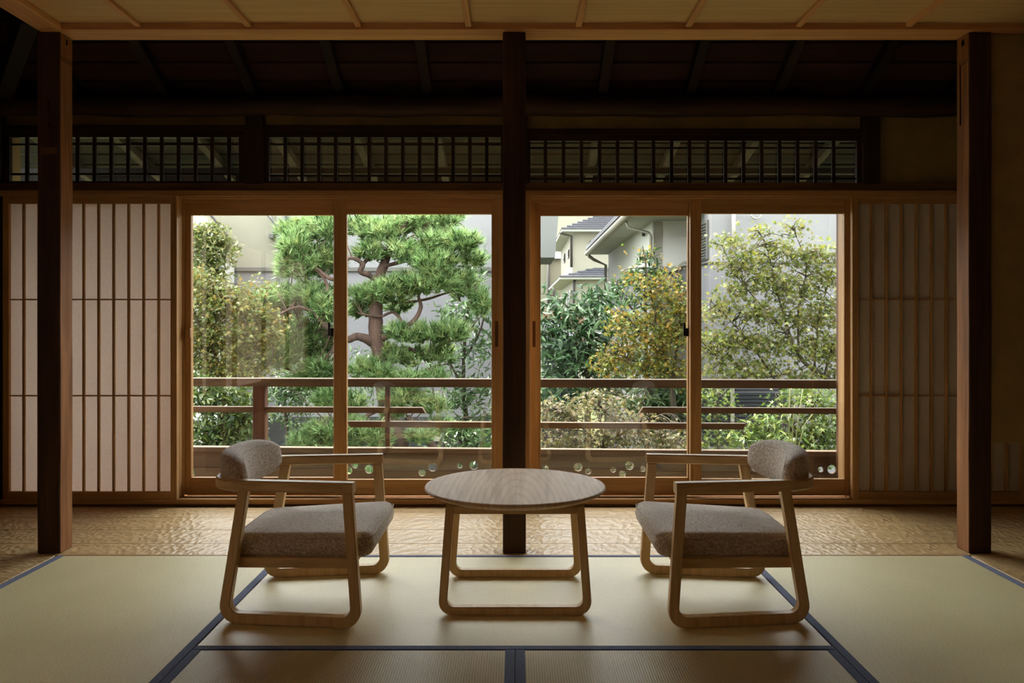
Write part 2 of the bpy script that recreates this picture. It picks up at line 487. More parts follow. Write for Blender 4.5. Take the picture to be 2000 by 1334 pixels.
# ------------------------------------------------------------------ shell of the room
def struct(o): o['kind'] = 'structure'; return o
wl_ = empty('wall_left', (XL, 0.7, 0), 'plastered side wall with a paper window, left of the mats', 'wall', kind='structure')
WY0, WY1, WZ0, WZ1 = -2.2, 1.6, 0.30, 1.85
for (ya, yb_, za, zb_) in ((-3.2, WY0, -0.16, 4.3), (WY1, 4.62, -0.16, 4.3), (WY0, WY1, -0.16, WZ0), (WY0, WY1, WZ1, 4.3)):
    box('wall_panel', XL - 0.1, XL, ya, yb_, za, zb_, M_INT, wl_, 0.0)
w4 = empty('window_4', (XL, (WY0 + WY1) / 2, WZ0), 'paper window in the side wall left of the mats', 'window', kind='structure')
for k in range(5):
    yk = WY0 + (WY1 - WY0) * k / 4
    box('frame_stile', XL - 0.06, XL - 0.02, max(WY0, yk - 0.02), min(WY1, yk + 0.02), WZ0, WZ1, M_CEDZ, w4)
for zz in (WZ0, WZ1 - 0.03):
    box('frame_rail', XL - 0.062, XL - 0.018, WY0, WY1, zz, zz + 0.03, M_CEDY, w4)
box('paper', XL - 0.065, XL - 0.063, WY0, WY1, WZ0, WZ1, M_PAPER, w4, 0.0)
struct(box('wall_right', XR, XR + 0.1, -3.2, 4.62, -0.16, 4.3, M_INT))
struct(box('wall_rear', XL, XR, -3.2, -3.1, -0.16, 4.3, M_INT))
# hanging wall beside the right post
wr = box('wall_hanging', PX(1936, YP), XR, YP + 0.02, YP + 0.08, PZ(865, YP + 0.02), 2.2585, M_WALLP, None, 0.003)
struct(wr)

# flat ceiling with its frame
ZF = 2.2594; YB0, YB1 = 3.432, 3.562
ceil = empty('ceiling', (0, 1.5, 2.287), 'pale board ceiling with slender battens and a square frame', 'ceiling', kind='structure')
XF0, XF1 = -2.057, -1.949
nb = 9
edges = [XF1 + (XR - XF1) * i / nb for i in range(nb + 1)]
yb = [-3.1, -1.6, -0.1, 1.2, 2.1, 2.8, YB0]
for a, b_ in zip(yb[:-1], yb[1:]):
    box('ceiling_board', XF1, XR, a + 0.0003, b_ - 0.0003, 2.287, 2.300, M_CEIL, ceil, 0.0006)
for k in range(8):
    xc = PX(270 + k * 215.0, 3.43)
    if xc < XR: box('batten', xc - 0.013, xc + 0.013, -3.1, YB0, 2.2694, 2.2869, M_CEILY, ceil, 0.002)
box('frame_beam', XF0, XR, YB0, YB1, ZF, 2.42, M_CEILX, ceil, 0.002)
box('frame_beam', XF0, XF1, -3.1, YB0 - 0.0005, ZF, 2.42, M_CEILY, ceil, 0.002)

# old posts
def post(xa, xb, label, notch):
    x0, x1 = PX(xa, YP), PX(xb, YP)
    r = empty('old_post', ((x0 + x1) / 2, YP + 0.05, 0), label, 'post', kind='structure')
    bm = bmesh.new()
    bm_box(bm, x0, x1, YP, YP + 0.100, -0.001, ZF - 0.0005, 0.004)
    bmesh.ops.subdivide_edges(bm, edges=[e for e in bm.edges if e.calc_length() > 1.0], cuts=26, use_grid_fill=True)
    rng = random.Random(int(xa))
    for v in bm.verts:
        if 0.05 < v.co.z < 2.2:
            k = math.sin(v.co.z * 7 + xa) * 0.0009 + math.sin(v.co.z * 17 + 2 * xa) * 0.0004
            v.co.x += k
    for v in bm.verts: v.co -= Vector(((x0 + x1) / 2, YP + 0.05, 0))
    shaft = bm_obj('shaft', bm, M_POST, r, ((x0 + x1) / 2, YP + 0.05, 0))
    return r, shaft, x0, x1
def paint_lit_face(o, sgn):
    o.data.materials.append(M_POST_LIT)
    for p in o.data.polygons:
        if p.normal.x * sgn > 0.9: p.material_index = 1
M_SLOT = plain('mortise_shadow_wood', (38, 24, 15), rough=0.9)
M_PATCH = wood('pale_patch_wood', (134, 88, 46), (104, 66, 32), 'Z', rough=0.55)
def cut(o, boxes):
    bm = bmesh.new()
    for b in boxes: bm_box(bm, *b)
    me = bpy.data.meshes.new('cutter'); bm.to_mesh(me); bm.free()
    co = bpy.data.objects.new('cutter', me); C.objects.link(co)
    md = o.modifiers.new('cut', 'BOOLEAN'); md.operation = 'DIFFERENCE'; md.object = co; md.solver = 'EXACT'
    bpy.context.view_layer.update()
    dg = bpy.context.evaluated_depsgraph_get()
    nm = bpy.data.meshes.new_from_object(o.evaluated_get(dg))
    o.modifiers.clear()
    old = o.data; o.data = nm; bpy.data.meshes.remove(old)
    bpy.data.objects.remove(co); bpy.data.meshes.remove(me)
r, sh, x0, x1 = post(72.5, 117.3, 'dark old wooden post with mortise slots, beside the left shoji screen', True)
fy = YP
cut(sh, [(PX(93, fy), PX(97.5, fy), fy - 0.02, fy + 0.02, PZ(215, fy), PZ(196, fy)),
         (PX(93, fy), PX(100, fy), fy - 0.02, fy + 0.022, PZ(282, fy), PZ(239, fy)),
         (x1 - 0.02, x1 + 0.02, fy + 0.045, fy + 0.060, PZ(80, fy), PZ(69, fy)),
         (PX(81, fy), PX(88, fy), fy - 0.02, fy + 0.006, PZ(304, fy), PZ(301, fy)),
         (PX(92, fy), PX(100, fy), fy - 0.02, fy + 0.006, PZ(305, fy), PZ(301, fy)),
         (PX(104, fy), PX(110, fy), fy - 0.02, fy + 0.006, PZ(304, fy), PZ(301, fy))])
paint_lit_face(sh, 1)
box('patch', PX(80, fy), PX(112, fy), fy - 0.0015, fy + 0.001, PZ(301, fy), PZ(288, fy), M_PATCH, r, 0.0005)
box('patch', x1 - 0.001, x1 + 0.002, fy + 0.005, fy + 0.09, PZ(116, fy), PZ(108, fy), M_PATCH, r, 0.0005)
r, sh, x0, x1 = post(982, 1027, 'dark old wooden post standing behind the round table', False)
r, sh, x0, x1 = post(1893, 1937, 'dark old wooden post beside the hanging plaster wall', True)
cut(sh, [(x0 - 0.02, x0 + 0.012, fy + 0.035, fy + 0.06, PZ(82, fy), PZ(70, fy)),
         (x0 - 0.02, x0 + 0.006, fy + 0.015, fy + 0.075, PZ(238, fy), PZ(118, fy))])
paint_lit_face(sh, -1)
box('patch', x0 - 0.002, x0 + 0.001, fy + 0.006, fy + 0.09, PZ(118, fy), PZ(111, fy), M_PATCH, r, 0.0005)

# ------------------------------------------------------------------ roof, rafters and wall head
def zr(Y): return 2.253 - 0.49 * (Y - 4.25)
roof = empty('ceiling_sloped', (0, 4.0, 2.2), 'dark sloped roof boarding with rafters above the window', 'ceiling', kind='structure')
n = 14
for i in range(n):
    ya = 4.42 - i * 0.125; yb_ = ya - 0.138
    za, zb_ = zr(ya) + 0.05, zr(yb_) + 0.05
    off = 0.012
    a = Vector((XL, ya, za + off)); b_ = Vector((XL, yb_, zb_))
    vs = []
    for X in (XL - 0.05, XR + 0.05):
        for (yy, zz) in ((ya, za + off), (yb_, zb_), (yb_, zb_ + 0.012), (ya, za + off + 0.012)):
            vs.append((X, yy, zz))
    fs = [(0, 1, 2, 3), (7, 6, 5, 4), (0, 4, 5, 1), (1, 5, 6, 2), (2, 6, 7, 3), (3, 7, 4, 0)]
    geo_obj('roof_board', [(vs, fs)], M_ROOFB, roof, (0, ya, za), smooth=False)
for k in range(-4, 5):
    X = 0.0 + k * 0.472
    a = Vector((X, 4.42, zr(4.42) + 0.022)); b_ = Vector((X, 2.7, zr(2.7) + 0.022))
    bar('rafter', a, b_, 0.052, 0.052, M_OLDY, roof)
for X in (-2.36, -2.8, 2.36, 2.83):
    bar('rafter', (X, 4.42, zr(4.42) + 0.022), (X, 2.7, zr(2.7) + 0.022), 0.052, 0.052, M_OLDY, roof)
# weather skin over everything
bm = bmesh.new()
prof = [(4.55, zr(4.55) + 0.12), (0.4, zr(0.4) + 0.12), (-3.2, zr(0.4) + 0.12)]
vs, fs = [], []
for X in (XL - 0.1, XR + 0.1):
    for (y, z) in prof: vs.append((X, y, z))
    for (y, z) in reversed(prof): vs.append((X, y, z + 0.1))
k = 6
fs = [(i, (i + 1) % k, k + (i + 1) % k, k + i) for i in range(k)] + [(0, 1, 4, 5), (1, 2, 3, 4), (k + 5, k + 4, k + 1, k), (k + 4, k + 3, k + 2, k + 1)]
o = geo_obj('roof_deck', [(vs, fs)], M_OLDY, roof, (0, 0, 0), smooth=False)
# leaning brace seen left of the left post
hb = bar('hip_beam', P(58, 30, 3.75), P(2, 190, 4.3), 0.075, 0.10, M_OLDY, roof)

# log plate
pts = []
rng = random.Random(3)
N_ = 40
for i in range(N_ + 1):
    X = XL + (XR - XL) * i / N_
    pts.append(((X, 4.31, PZ(201, 4.25) + 0.004 * math.sin(i * 0.7) + 0.003 * math.sin(i * 1.9 + 1)), 0.056 + 0.003 * math.sin(i * 0.9 + 2)))
vsfs = tube_geo([p for p, _ in pts], [q for _, q in pts], 16)
lo = geo_obj('log_beam', [vsfs], M_OLDX, None, (0, 4.31, 2.17))
tag(lo, 'dark round log beam running above the lattice transom', 'beam', kind='structure')

# wall of the window side: plaster strip and posts
wb = empty('wall_back', (0, YW, 0), 'window wall of posts, plaster strip and pale rails', 'wall', kind='structure')
YA = 4.37
box('plaster_strip', XL, XR, YA + 0.02, YA + 0.07, PZ(254, YA), PZ(210, YA), M_WALLP, wb, 0.0)
box('plaster_panel', PX(1716, YA), XR, YA + 0.02, YA + 0.06, PZ(362, YA), PZ(254, YA) - 0.0005, M_WALLP, wb, 0.0)
for xa, xb in ((478, 513), (984, 1030), (1686, 1720)):
    box('wall_post', PX(xa, YA - 0.02), PX(xb, YA - 0.02), YA - 0.02, YA + 0.08, PZ(360, YA - 0.02), PZ(212, YA - 0.02), M_OLDZ, wb, 0.002)
box('wall_post', XL, PX(6, YA), YA - 0.02, YA + 0.08, PZ(360, YA), PZ(212, YA), M_OLDZ, wb, 0.002)
# closing board between the left wall and the shoji
box('closing_board', XL, PX(5.2, YW), YW, YW + 0.03, -0.001, PZ(372, YW), M_OLDZ, wb, 0.001)
# lintels
box('upper_lintel', XL, XR, YW + 0.006, YW + 0.20, PZ(372, YW), PZ(357, YW), M_KAMOI, wb, 0.001)
pb = PZ(383.5, YW)
box('lower_lintel', XL, XR, YW - 0.010, YW + 0.20, pb, PZ(372, YW) - 0.0003, M_CEDX, wb, 0.0015)
XJ0, XJ1 = PX(346, YW), PX(1664, YW)
for (ya, yb_, zz) in ((YW + 0.012, YW + 0.030, 0.010), (YW + 0.078, YW + 0.088, 0.022), (YW + 0.128, YW + 0.20, 0.022)):
    box('track_rail', XJ0, XJ1, ya, yb_, pb - zz, pb - 0.0003, M_CEDX, wb, 0.0008)
# sill
zs = PZ(975, YW)
box('sill_board', XL, XR, YW, YW + 0.20, -0.06, zs - 0.008, M_CEDX, wb, 0.0015)
box('sill_nosing', XL, XR, YW - 0.004, YW + 0.026, zs - 0.014, zs, M_CEDX, wb, 0.001)
for (ya, yb_) in ((YW + 0.034, YW + 0.040), (YW + 0.082, YW + 0.088), (YW + 0.130, YW + 0.136)):
    box('track_rail', XJ0, XJ1, ya, yb_, zs - 0.008, zs - 0.002, M_CEDX, wb, 0.0006)
box('base_fillet', XL, XR, YW - 0.004, YW, -0.001, 0.012, M_KAMOI, wb, 0.0005)
# jambs with stepped grooves
for s, xj in ((-1, XJ0), (1, XJ1)):
    steps = ((YW - 0.006, YW + 0.022, 0.000), (YW + 0.022, YW + 0.036, 0.010), (YW + 0.036, YW + 0.078, 0.004), (YW + 0.078, YW + 0.088, -0.004), (YW + 0.088, YW + 0.20, 0.006))
    for (ya, yb_, d) in steps:
        a = xj + s * d; c = xj + s * 0.034
        box('jamb_strip', a, c, ya + 0.0002, yb_ - 0.0002, zs - 0.008, pb, M_CEDZ, wb, 0.001)
# centre mullion
box('mullion', PX(989, YW), PX(1035.5, YW), YW - 0.004, YW + 0.034, zs, pb, M_CEDZ, wb, 0.0015)
# outside: unseen board added behind the right shoji to block daylight, and a post
box('shoji_light_block', XR, PX(1672, YW), YW + 0.205, YW + 0.23, -0.06, pb, M_SKIRT, wb, 0.0)
box('shutter_post', PX(1637, 4.75), PX(1672, 4.75), 4.72, 4.78, -0.035, 1.70, M_BALZ, wb, 0.002)

# ------------------------------------------------------------------ lattice transoms
def transom(name, xa, xb, ya, yb, bars, hbars, label):
    Y0 = YA
    r = empty(name, (PX((xa + xb) / 2, Y0), Y0, PZ(yb, Y0)), label, 'transom window', kind='structure')
    z0, z1 = PZ(yb + 5, Y0), PZ(ya - 11, Y0)
    pbox('frame_rail', xa, xb, ya - 11, ya, Y0, 0.03, M_OLDX, r)
    pbox('frame_rail', xa, xb, ya - 24, ya - 12, Y0 - 0.006, 0.05, M_OLDX, r)
    pbox('frame_rail', xa, xb, yb, 358, Y0, 0.03, M_OLDX, r)
    pbox('frame_stile', xa, xa + 12, ya, yb, Y0, 0.03, M_OLDZ, r)
    pbox('frame_stile', xb - 12, xb, ya, yb, Y0, 0.03, M_OLDZ, r)
    for x in bars:
        pbox('lattice_bar', x - 3.4, x + 3.4, ya, yb, Y0 + 0.004, 0.014, M_OLDZ, r, 0.001)
    for y in hbars:
        pbox('lattice_rail', xa + 12, xb - 12, y - 2, y + 2, Y0 + 0.0185, 0.008, M_OLDX, r, 0.0005)
    box('pane', PX(xa + 12, Y0), PX(xb - 12, Y0), Y0 + 0.0275, Y0 + 0.0295, PZ(yb, Y0), PZ(ya, Y0), M_GLASS, r, 0.0)
    return r
transom('window_1', 6, 478, 268, 353.5, [19 + 32.9 * k for k in range(1, 14)], (282, 340), 'dark lattice transom window above the left shoji screen')
transom('window_2', 513, 990, 268, 354, [524 + 32.8 * k for k in range(1, 14)], (282, 343), 'dark lattice transom window between the wall post and the central post')
transom('window_3', 1024, 1686, 275, 357, [1030.3 + 35.2 * k for k in range(1, 18)], (289, 349), 'widest dark lattice transom window, on the right of the central post')

# ------------------------------------------------------------------ shoji screens
def shoji(xa, xb, bars, label, pull, first_hidden=None):
    Y0 = YW + 0.002
    r = empty('shoji_screen', (PX((xa + xb) / 2, Y0), Y0 + 0.015, zs), label, 'shoji screen', 'shoji screens flanking the windows')
    yt, ybm = 383.7, 975.2
    pbox('stile', xa, xa + 12, yt, ybm, Y0, 0.028, M_CEDZ, r)
    pbox('stile', xb - 12, xb, yt, ybm, Y0, 0.028, M_CEDZ, r)
    pbox('rail', xa + 12, xb - 12, yt, 397.5, Y0 + 0.001, 0.026, M_CEDX, r)
    pbox('rail', xa + 12, xb - 12, 960.5, ybm, Y0 + 0.001, 0.026, M_CEDX, r)
    for x in bars:
        pbox('lattice_bar', x - 2.1, x + 2.1, 397.5, 960.5, Y0 + 0.004, 0.014, M_CEDZ, r, 0.0008)
    for y in (585, 773):
        pbox('lattice_rail', xa + 12, xb - 12, y - 1.4, y + 1.4, Y0 + 0.0055, 0.012, M_CEDX, r, 0.0006)
    pbox('paper', xa + 11, xb - 11, 396.5, 961.5, Y0 + 0.0185, 0.0008, M_PAPER, r, 0.0)
    pbox('finger_pull', pull - 2, pull + 2, 630, 662, Y0 - 0.0008, 0.004, M_BALZ, r, 0.0005)
    return r
shoji(5, 345.5, [16 + 29.3 * k for k in range(1, 11)], 'white paper shoji screen behind the left old post', 338.5)
shoji(1665, 2006, [1673 + 29.3 * k for k in range(1, 11)], 'white paper shoji screen behind the right old post', 1669.5)

# ------------------------------------------------------------------ sliding glass doors
def door(name, xa, xb, sl, sr, yt, ytg, ybg, ybm, Y0, label):
    r = empty(name, (PX((xa + xb) / 2, Y0), Y0 + 0.016, zs - 0.004), label, 'glass door', kind='structure')
    pbox('stile', xa, sl, yt, ybm, Y0, 0.032, M_CEDZ, r)
    pbox('stile', sr, xb, yt, ybm, Y0, 0.032, M_CEDZ, r)
    pbox('rail', sl, sr, yt, ytg, Y0 + 0.001, 0.030, M_CEDX, r)
    pbox('rail', sl, sr, ybg, ybm, Y0 + 0.001, 0.030, M_CEDX, r)
    pbox('pane', sl - 1, sr + 1, ytg - 1, ybg + 1, Y0 + 0.014, 0.005, M_GLASS, r, 0.0)
    return r
YD1, YD2 = YW + 0.091, YW + 0.042
d1 = door('door_1', 349, 668, 373, 651, 389, 420, 933, 966, YD1, 'sliding glass door beside the left shoji screen')
d2 = door('door_2', 652, 989, 677, 960, 386, 418, 937, 968, YD2, 'sliding glass door showing the pine trunk, left of the central post')
d3 = door('door_3', 1034.5, 1367, 1056, 1343.5, 389, 421, 933, 966, YD1, 'sliding glass door right of the central post, showing tiled roofs')
d4 = door('door_4', 1348.5, 1672, 1370, 1649, 386, 417, 936, 968, YD2, 'sliding glass door beside the right shoji screen')
pbox('finger_pull', 967, 973, 627, 677, YD2 - 0.0008, 0.003, M_BALZ, d2, 0.0005)
pbox('finger_pull', 1040, 1046, 627, 678, YD1 - 0.0008, 0.003, M_BALZ, d3, 0.0005)
pbox('lock', 640.5, 644.5, 630, 656, YD1 - 0.010, 0.010, M_DARKM, d1, 0.001)
pbox('lock', 644.8, 651, 641, 657, YD1 - 0.016, 0.016, M_DARKM, d1, 0.001)
pbox('lock', 1335, 1339, 630, 656, YD1 - 0.010, 0.010, M_DARKM, d3, 0.001)
pbox('lock', 1339.3, 1345, 641, 657, YD1 - 0.016, 0.016, M_DARKM, d3, 0.001)
hd = pbox('handle', 361, 371.5, 641, 660, YD1 - 0.022, 0.022, M_CEDZ, d1, 0.003)
pbox('handle_plate', 367, 373, 625, 668, YD1 - 0.003, 0.003, M_CEDZ, d1, 0.001)

# ------------------------------------------------------------------ chairs
def rounded(poly, radii, seg=6):
    out = []
    n = len(poly)
    for i in range(n):
        p = Vector(poly[i]); a = Vector(poly[i - 1]); b = Vector(poly[(i + 1) % n]); r = radii[i]
        if r <= 0: out.append(tuple(p)); continue
        u = (a - p).normalized(); v = (b - p).normalized()
        ang = u.angle(v); t = r / math.tan(ang / 2)
        c = p + (u + v).normalized() * (r / math.sin(ang / 2))
        s0 = p + u * t; s1 = p + v * t
        a0 = math.atan2(s0.y - c.y, s0.x - c.x); a1 = math.atan2(s1.y - c.y, s1.x - c.x)
        d = (a1 - a0 + math.pi) % (2 * math.pi) - math.pi
        for k in range(seg + 1):
            an = a0 + d * k / seg
            out.append((c.x + math.cos(an) * r, c.y + math.sin(an) * r))
    return out

def extrude_outline(bm, pts, y0, y1, bevel=0.003):
    """closed outline (x, z) extruded from y0 to y1 with softened arrises"""
    a = [bm.verts.new((x, y0, z)) for x, z in pts]
    f = bm.faces.new(a)
    r = bmesh.ops.extrude_face_region(bm, geom=[f])
    for v in [g for g in r['geom'] if isinstance(g, bmesh.types.BMVert)]:
        v.co.y = y1
    bm.normal_update()
    if bevel:
        es = [e for e in bm.edges if len(e.link_faces) == 2 and any(len(q.verts) > 4 for q in e.link_faces)]
        bmesh.ops.bevel(bm, geom=es, offset=bevel, segments=2, affect='EDGES')

def sled_outline(tl, tr, bl, br, ztop, w, rout, rin):
    """U-shaped bent frame: legs from ztop down to the floor, outer x at top tl/tr, at floor bl/br"""
    def lerp(a, b, z): return a + (b - a) * (1 - z / ztop)
    cl = math.cos(math.atan2(abs(bl - tl), ztop)); wl = w / cl
    wr_ = w / math.cos(math.atan2(abs(br - tr), ztop))
    outer = [(tl, ztop), (bl, 0.0), (br, 0.0), (tr, ztop)]
    inner = [(tr - wr_, ztop), (lerp(tr, br, w) - wr_, w), (lerp(tl, bl, w) + wl, w), (tl + wl, ztop)]
    return rounded(outer + inner, [0, rout, rout, 0, 0, rin, rin, 0])

def sweep_rect(pts, w, h, z):
    """flat bar with a rounded rectangle section swept along a plan path"""
    n = len(pts); vs = []; fs = []
    c = 0.005
    sec = [(-w/2 + c, -h/2), (w/2 - c, -h/2), (w/2, -h/2 + c), (w/2, h/2 - c), (w/2 - c, h/2), (-w/2 + c, h/2), (-w/2, h/2 - c), (-w/2, -h/2 + c)]
    for i, p in enumerate(pts):
        a = Vector(pts[max(i - 1, 0)]); b = Vector(pts[min(i + 1, n - 1)])
        d = (b - a).normalized(); s = Vector((d.y, -d.x))
        for (u, v) in sec:
            vs.append((p[0] + s.x * u, p[1] + s.y * u, z + v))
    m = len(sec)
    for i in range(n - 1):
        for k in range(m):
            fs.append((i * m + k, i * m + (k + 1) % m, (i + 1) * m + (k + 1) % m, (i + 1) * m + k))
    fs.append(tuple(range(m - 1, -1, -1))); fs.append(tuple(range((n - 1) * m, n * m)))
    return vs, fs

def cushion_plan(poly, radii, zb, zt, r, crown, tilt, name, parent, loc, mat):
    pl = rounded(poly, radii, 7)
    n = len(pl)
    cx = sum(p[0] for p in pl) / n; cy = sum(p[1] for p in pl) / n
    rings = []
    def ring(ins, z):
        out = []
        for i in range(n):
            a = Vector(pl[i - 1]); b = Vector(pl[(i + 1) % n]); d = (b - a).normalized()
            q = Vector(pl[i]) + Vector((-d.y, d.x)) * ins
            out.append((q.x, q.y, z))
        return out
    for k in range(5):
        a = math.pi / 2 * k / 4
        rings.append(ring(r * 0.8 * (1 - math.sin(a)), zb + r * 0.8 * (1 - math.cos(a))))
    rings.append(ring(-0.004, (zb + zt) / 2))
    for k in range(6):
        a = math.pi / 2 * k / 5
        rings.append(ring(r * (1 - math.cos(a)), zt - r + r * math.sin(a)))
    last = rings[-1]
    for k in range(1, 7):
        t = k / 7
        rings.append([(p[0] + (cx - p[0]) * t, p[1] + (cy - p[1]) * t, zt + crown * (1 - (1 - t) ** 2)) for p in last])
    vs = []
    for rg in rings: vs += rg
    fs = []
    for i in range(len(rings) - 1):
        for k in range(n):
            fs.append((i * n + k, i * n + (k + 1) % n, (i + 1) * n + (k + 1) % n, (i + 1) * n + k))
    fs.append(tuple(range(n - 1, -1, -1)))
    b0 = (len(rings) - 1) * n
    vs.append((cx, cy, zt + crown)); fs += [(b0 + k, b0 + (k + 1) % n, len(vs) - 1) for k in range(n)]
    vs = [(x, y, z + tilt * x) for x, y, z in vs]
    me = bpy.data.meshes.new(name); me.from_pydata(vs, [], fs)
    return link(name, me, mat, parent, None, True), [(p[0], p[1], p[2] + tilt * p[0]) for p in ring(0.0, zt - r * 0.45)]

def make_chair():
    r = empty('low_armchair', (0, 0, 0), '', 'chair', 'low armchairs by the round table')
    ZA0, ZA1 = 0.4385, 0.4745
    w, t = 0.034, 0.036
    for s in (-1, 1):
        bm = bmesh.new()
        extrude_outline(bm, sled_outline(-0.170, 0.219, -0.243, 0.250, ZA0, w, 0.055, 0.030), 0, t)
        for v in bm.verts:
            half = 0.2775 + 0.115 * v.co.x            # wider at the front
            v.co.y = s * (half - v.co.y) 
        bm_obj('leg_frame', bm, M_CHAIRZ, r)
    # arms and back rail bent from one piece
    path = []
    path += [(0.222, -0.285), (0.05, -0.2655), (-0.12, -0.2460), (-0.150, -0.2425)]
    for k in range(1, 10):
        a = math.radians(265 - k * 8.5)
        path.append((-0.158 + 0.103 * math.cos(a), -0.137 + 0.103 * math.sin(a)))
    half = [p for p in path]
    back = [(-0.267, -0.09), (-0.2715, -0.04), (-0.2725, 0.0)]
    full = half + back + [(x, -y) for x, y in reversed(back[:-1])] + [(x, -y) for x, y in reversed(half)]
    vs, fs = sweep_rect(full, 0.038, ZA1 - ZA0, (ZA0 + ZA1) / 2)
    me = bpy.data.meshes.new('arm_rail'); me.from_pydata(vs, [], fs)
    link('arm_rail', me, M_CHAIR, r)
    # seat
    seat, seam = cushion_plan([(-0.215, -0.205), (0.275, -0.262), (0.275, 0.262), (-0.215, 0.205)], [0.06, 0.045, 0.045, 0.06], 0.206, 0.290, 0.034, 0.012, 0.035, 'seat', r, None, M_FAB)
    seam = [Vector(p) for p in seam]; seam.append(seam[0])
    vs, fs = tube_geo(seam, [0.0022] * len(seam), 5, cap=False)
    geo_obj('piping', [(vs, fs)], M_FAB, seat)
    # seat base
    for s in (-1, 1):
        a = Vector((-0.205, s * 0.209, 0.192)); b = Vector((0.222, s * 0.259, 0.203))
        bar('seat_rail', a, b, 0.024, 0.034, M_CHAIR, r)
    bar('seat_rail', (0.205, -0.25, 0.198), (0.205, 0.25, 0.198), 0.022, 0.028, M_CHAIR, r)
    bar('seat_rail', (-0.19, -0.205, 0.187), (-0.19, 0.205, 0.187), 0.022, 0.030, M_CHAIR, r)
    # backrest: a pad bent round the back rail
    n, m = 41, 26
    vs, fs = [], []
    for i in range(n):
        s = -1 + 2 * i / (n - 1)
        k = max(0.0, 1 - abs(s) ** 4.0) ** 0.42
        y = s * 0.226
        xc = -0.250 + 0.080 * (abs(s) ** 2.2)
        dx = 0.080 * 2.2 * (abs(s) ** 1.2) * (1 if s > 0 else -1) / 0.226
        d = Vector((dx, 1.0)).normalized(); nx = Vector((d.y, -d.x))
        hz = 0.074 * (0.12 + 0.88 * k); th = 0.046 * (0.18 + 0.82 * k)
        for j in range(m):
            a = 2 * math.pi * j / m
            ca, sa = math.cos(a), math.sin(a)
            e = 0.78
            u = th * math.copysign(abs(ca) ** e, ca); z = hz * math.copysign(abs(sa) ** e, sa)
            lean = -0.14 * z
            vs.append((xc + nx.x * (u + lean), y + nx.y * (u + lean), 0.482 + z))
    for i in range(n - 1):
        for j in range(m):
            fs.append((i * m + j, i * m + (j + 1) % m, (i + 1) * m + (j + 1) % m, (i + 1) * m + j))
    fs.append(tuple(range(m - 1, -1, -1))); fs.append(tuple(range((n - 1) * m, n * m)))
    me = bpy.data.meshes.new('backrest'); me.from_pydata(vs, [], fs)
    bk = link('backrest', me, M_FAB, r, None, True)
    # seam round the edge of the pad
    seamp = []
    for i in range(1, n - 1): seamp.append(Vector(vs[i * m + 3]))
    for i in range(n - 2, 0, -1): seamp.append(Vector(vs[i * m + (m - 3)]))
    seamp.append(seamp[0])
    tv, tf = tube_geo(seamp, [0.0018] * len(seamp), 5, cap=False)
    geo_obj('piping', [(tv, tf)], M_FAB, bk)
    return r
ch = make_chair()
ch['label'] = 'low oak armchair with brown tweed seat, left of the round table, facing right'
ch.location = (-0.750, 2.905, 0.0017)
ch2 = copy_tree(ch)
ch2['label'] = 'low oak armchair with grey-brown tweed seat, right of the round table, facing left'
ch2.location = (0.747, 2.905, 0.0017)
ch2.rotation_euler = (0, 0, math.pi)

# ------------------------------------------------------------------ round table
YTB = 2.942
tb = empty('round_table', (0.0, YTB, 0.0017), 'low round wooden table between the two armchairs', 'table')
R = 0.331
prof = [(0.0, 0.402), (R - 0.006, 0.402), (R - 0.002, 0.4007), (R, 0.398), (R, 0.392), (R - 0.003, 0.389), (R - 0.035, 0.374), (R - 0.05, 0.373), (0.0, 0.373)]
nt = M_TOP.node_tree; N, L = nt.nodes, nt.links; bsdf = N['Principled BSDF']
tcn = N.new('ShaderNodeTexCoord'); mpn = N.new('ShaderNodeMapping'); mpn.inputs['Scale'].default_value = (1.0, 0.16, 0.0); mpn.inputs['Location'].default_value = (-0.012, 0.066, 0)
L.new(tcn.outputs['Object'], mpn.inputs['Vector'])
wv = N.new('ShaderNodeTexWave'); wv.wave_type = 'RINGS'; wv.rings_direction = 'Z'; wv.wave_profile = 'SAW'
wv.inputs['Scale'].default_value = 15; wv.inputs['Distortion'].default_value = 3.2; wv.inputs['Detail'].default_value = 3; wv.inputs['Detail Scale'].default_value = 1.2
L.new(mpn.outputs[0], wv.inputs['Vector'])
rmp = N.new('ShaderNodeValToRGB'); rmp.color_ramp.elements[0].position = 0.55; rmp.color_ramp.elements[0].color = (1, 1, 1, 1); rmp.color_ramp.elements[1].position = 1.0; rmp.color_ramp.elements[1].color = (0.62, 0.58, 0.54, 1)
L.new(wv.outputs['Fac'], rmp.inputs['Fac'])
mxc = N.new('ShaderNodeMix'); mxc.data_type = 'RGBA'; mxc.blend_type = 'MULTIPLY'; mxc.inputs[0].default_value = 0.42
src = bsdf.inputs['Base Color'].links[0].from_socket
L.new(src, mxc.inputs[6]); L.new(rmp.outputs['Color'], mxc.inputs[7]); L.new(mxc.outputs[2], bsdf.inputs['Base Color'])
NS = 96
vs, fs = [], []
for (rr, z) in prof[1:-1]:
    for k in range(NS):
        a = 2 * math.pi * k / NS
        vs.append((rr * math.cos(a), rr * math.sin(a), z))
for i in range(len(prof) - 3):
    for k in range(NS):
        fs.append((i * NS + k, i * NS + (k + 1) % NS, (i + 1) * NS + (k + 1) % NS, (i + 1) * NS + k))
fs.append(tuple(range(NS))); fs.append(tuple(reversed(range((len(prof) - 3) * NS, (len(prof) - 2) * NS))))
me = bpy.data.meshes.new('table_top'); me.from_pydata(vs, [], fs)
o = link('table_top', me, M_TOP, tb)
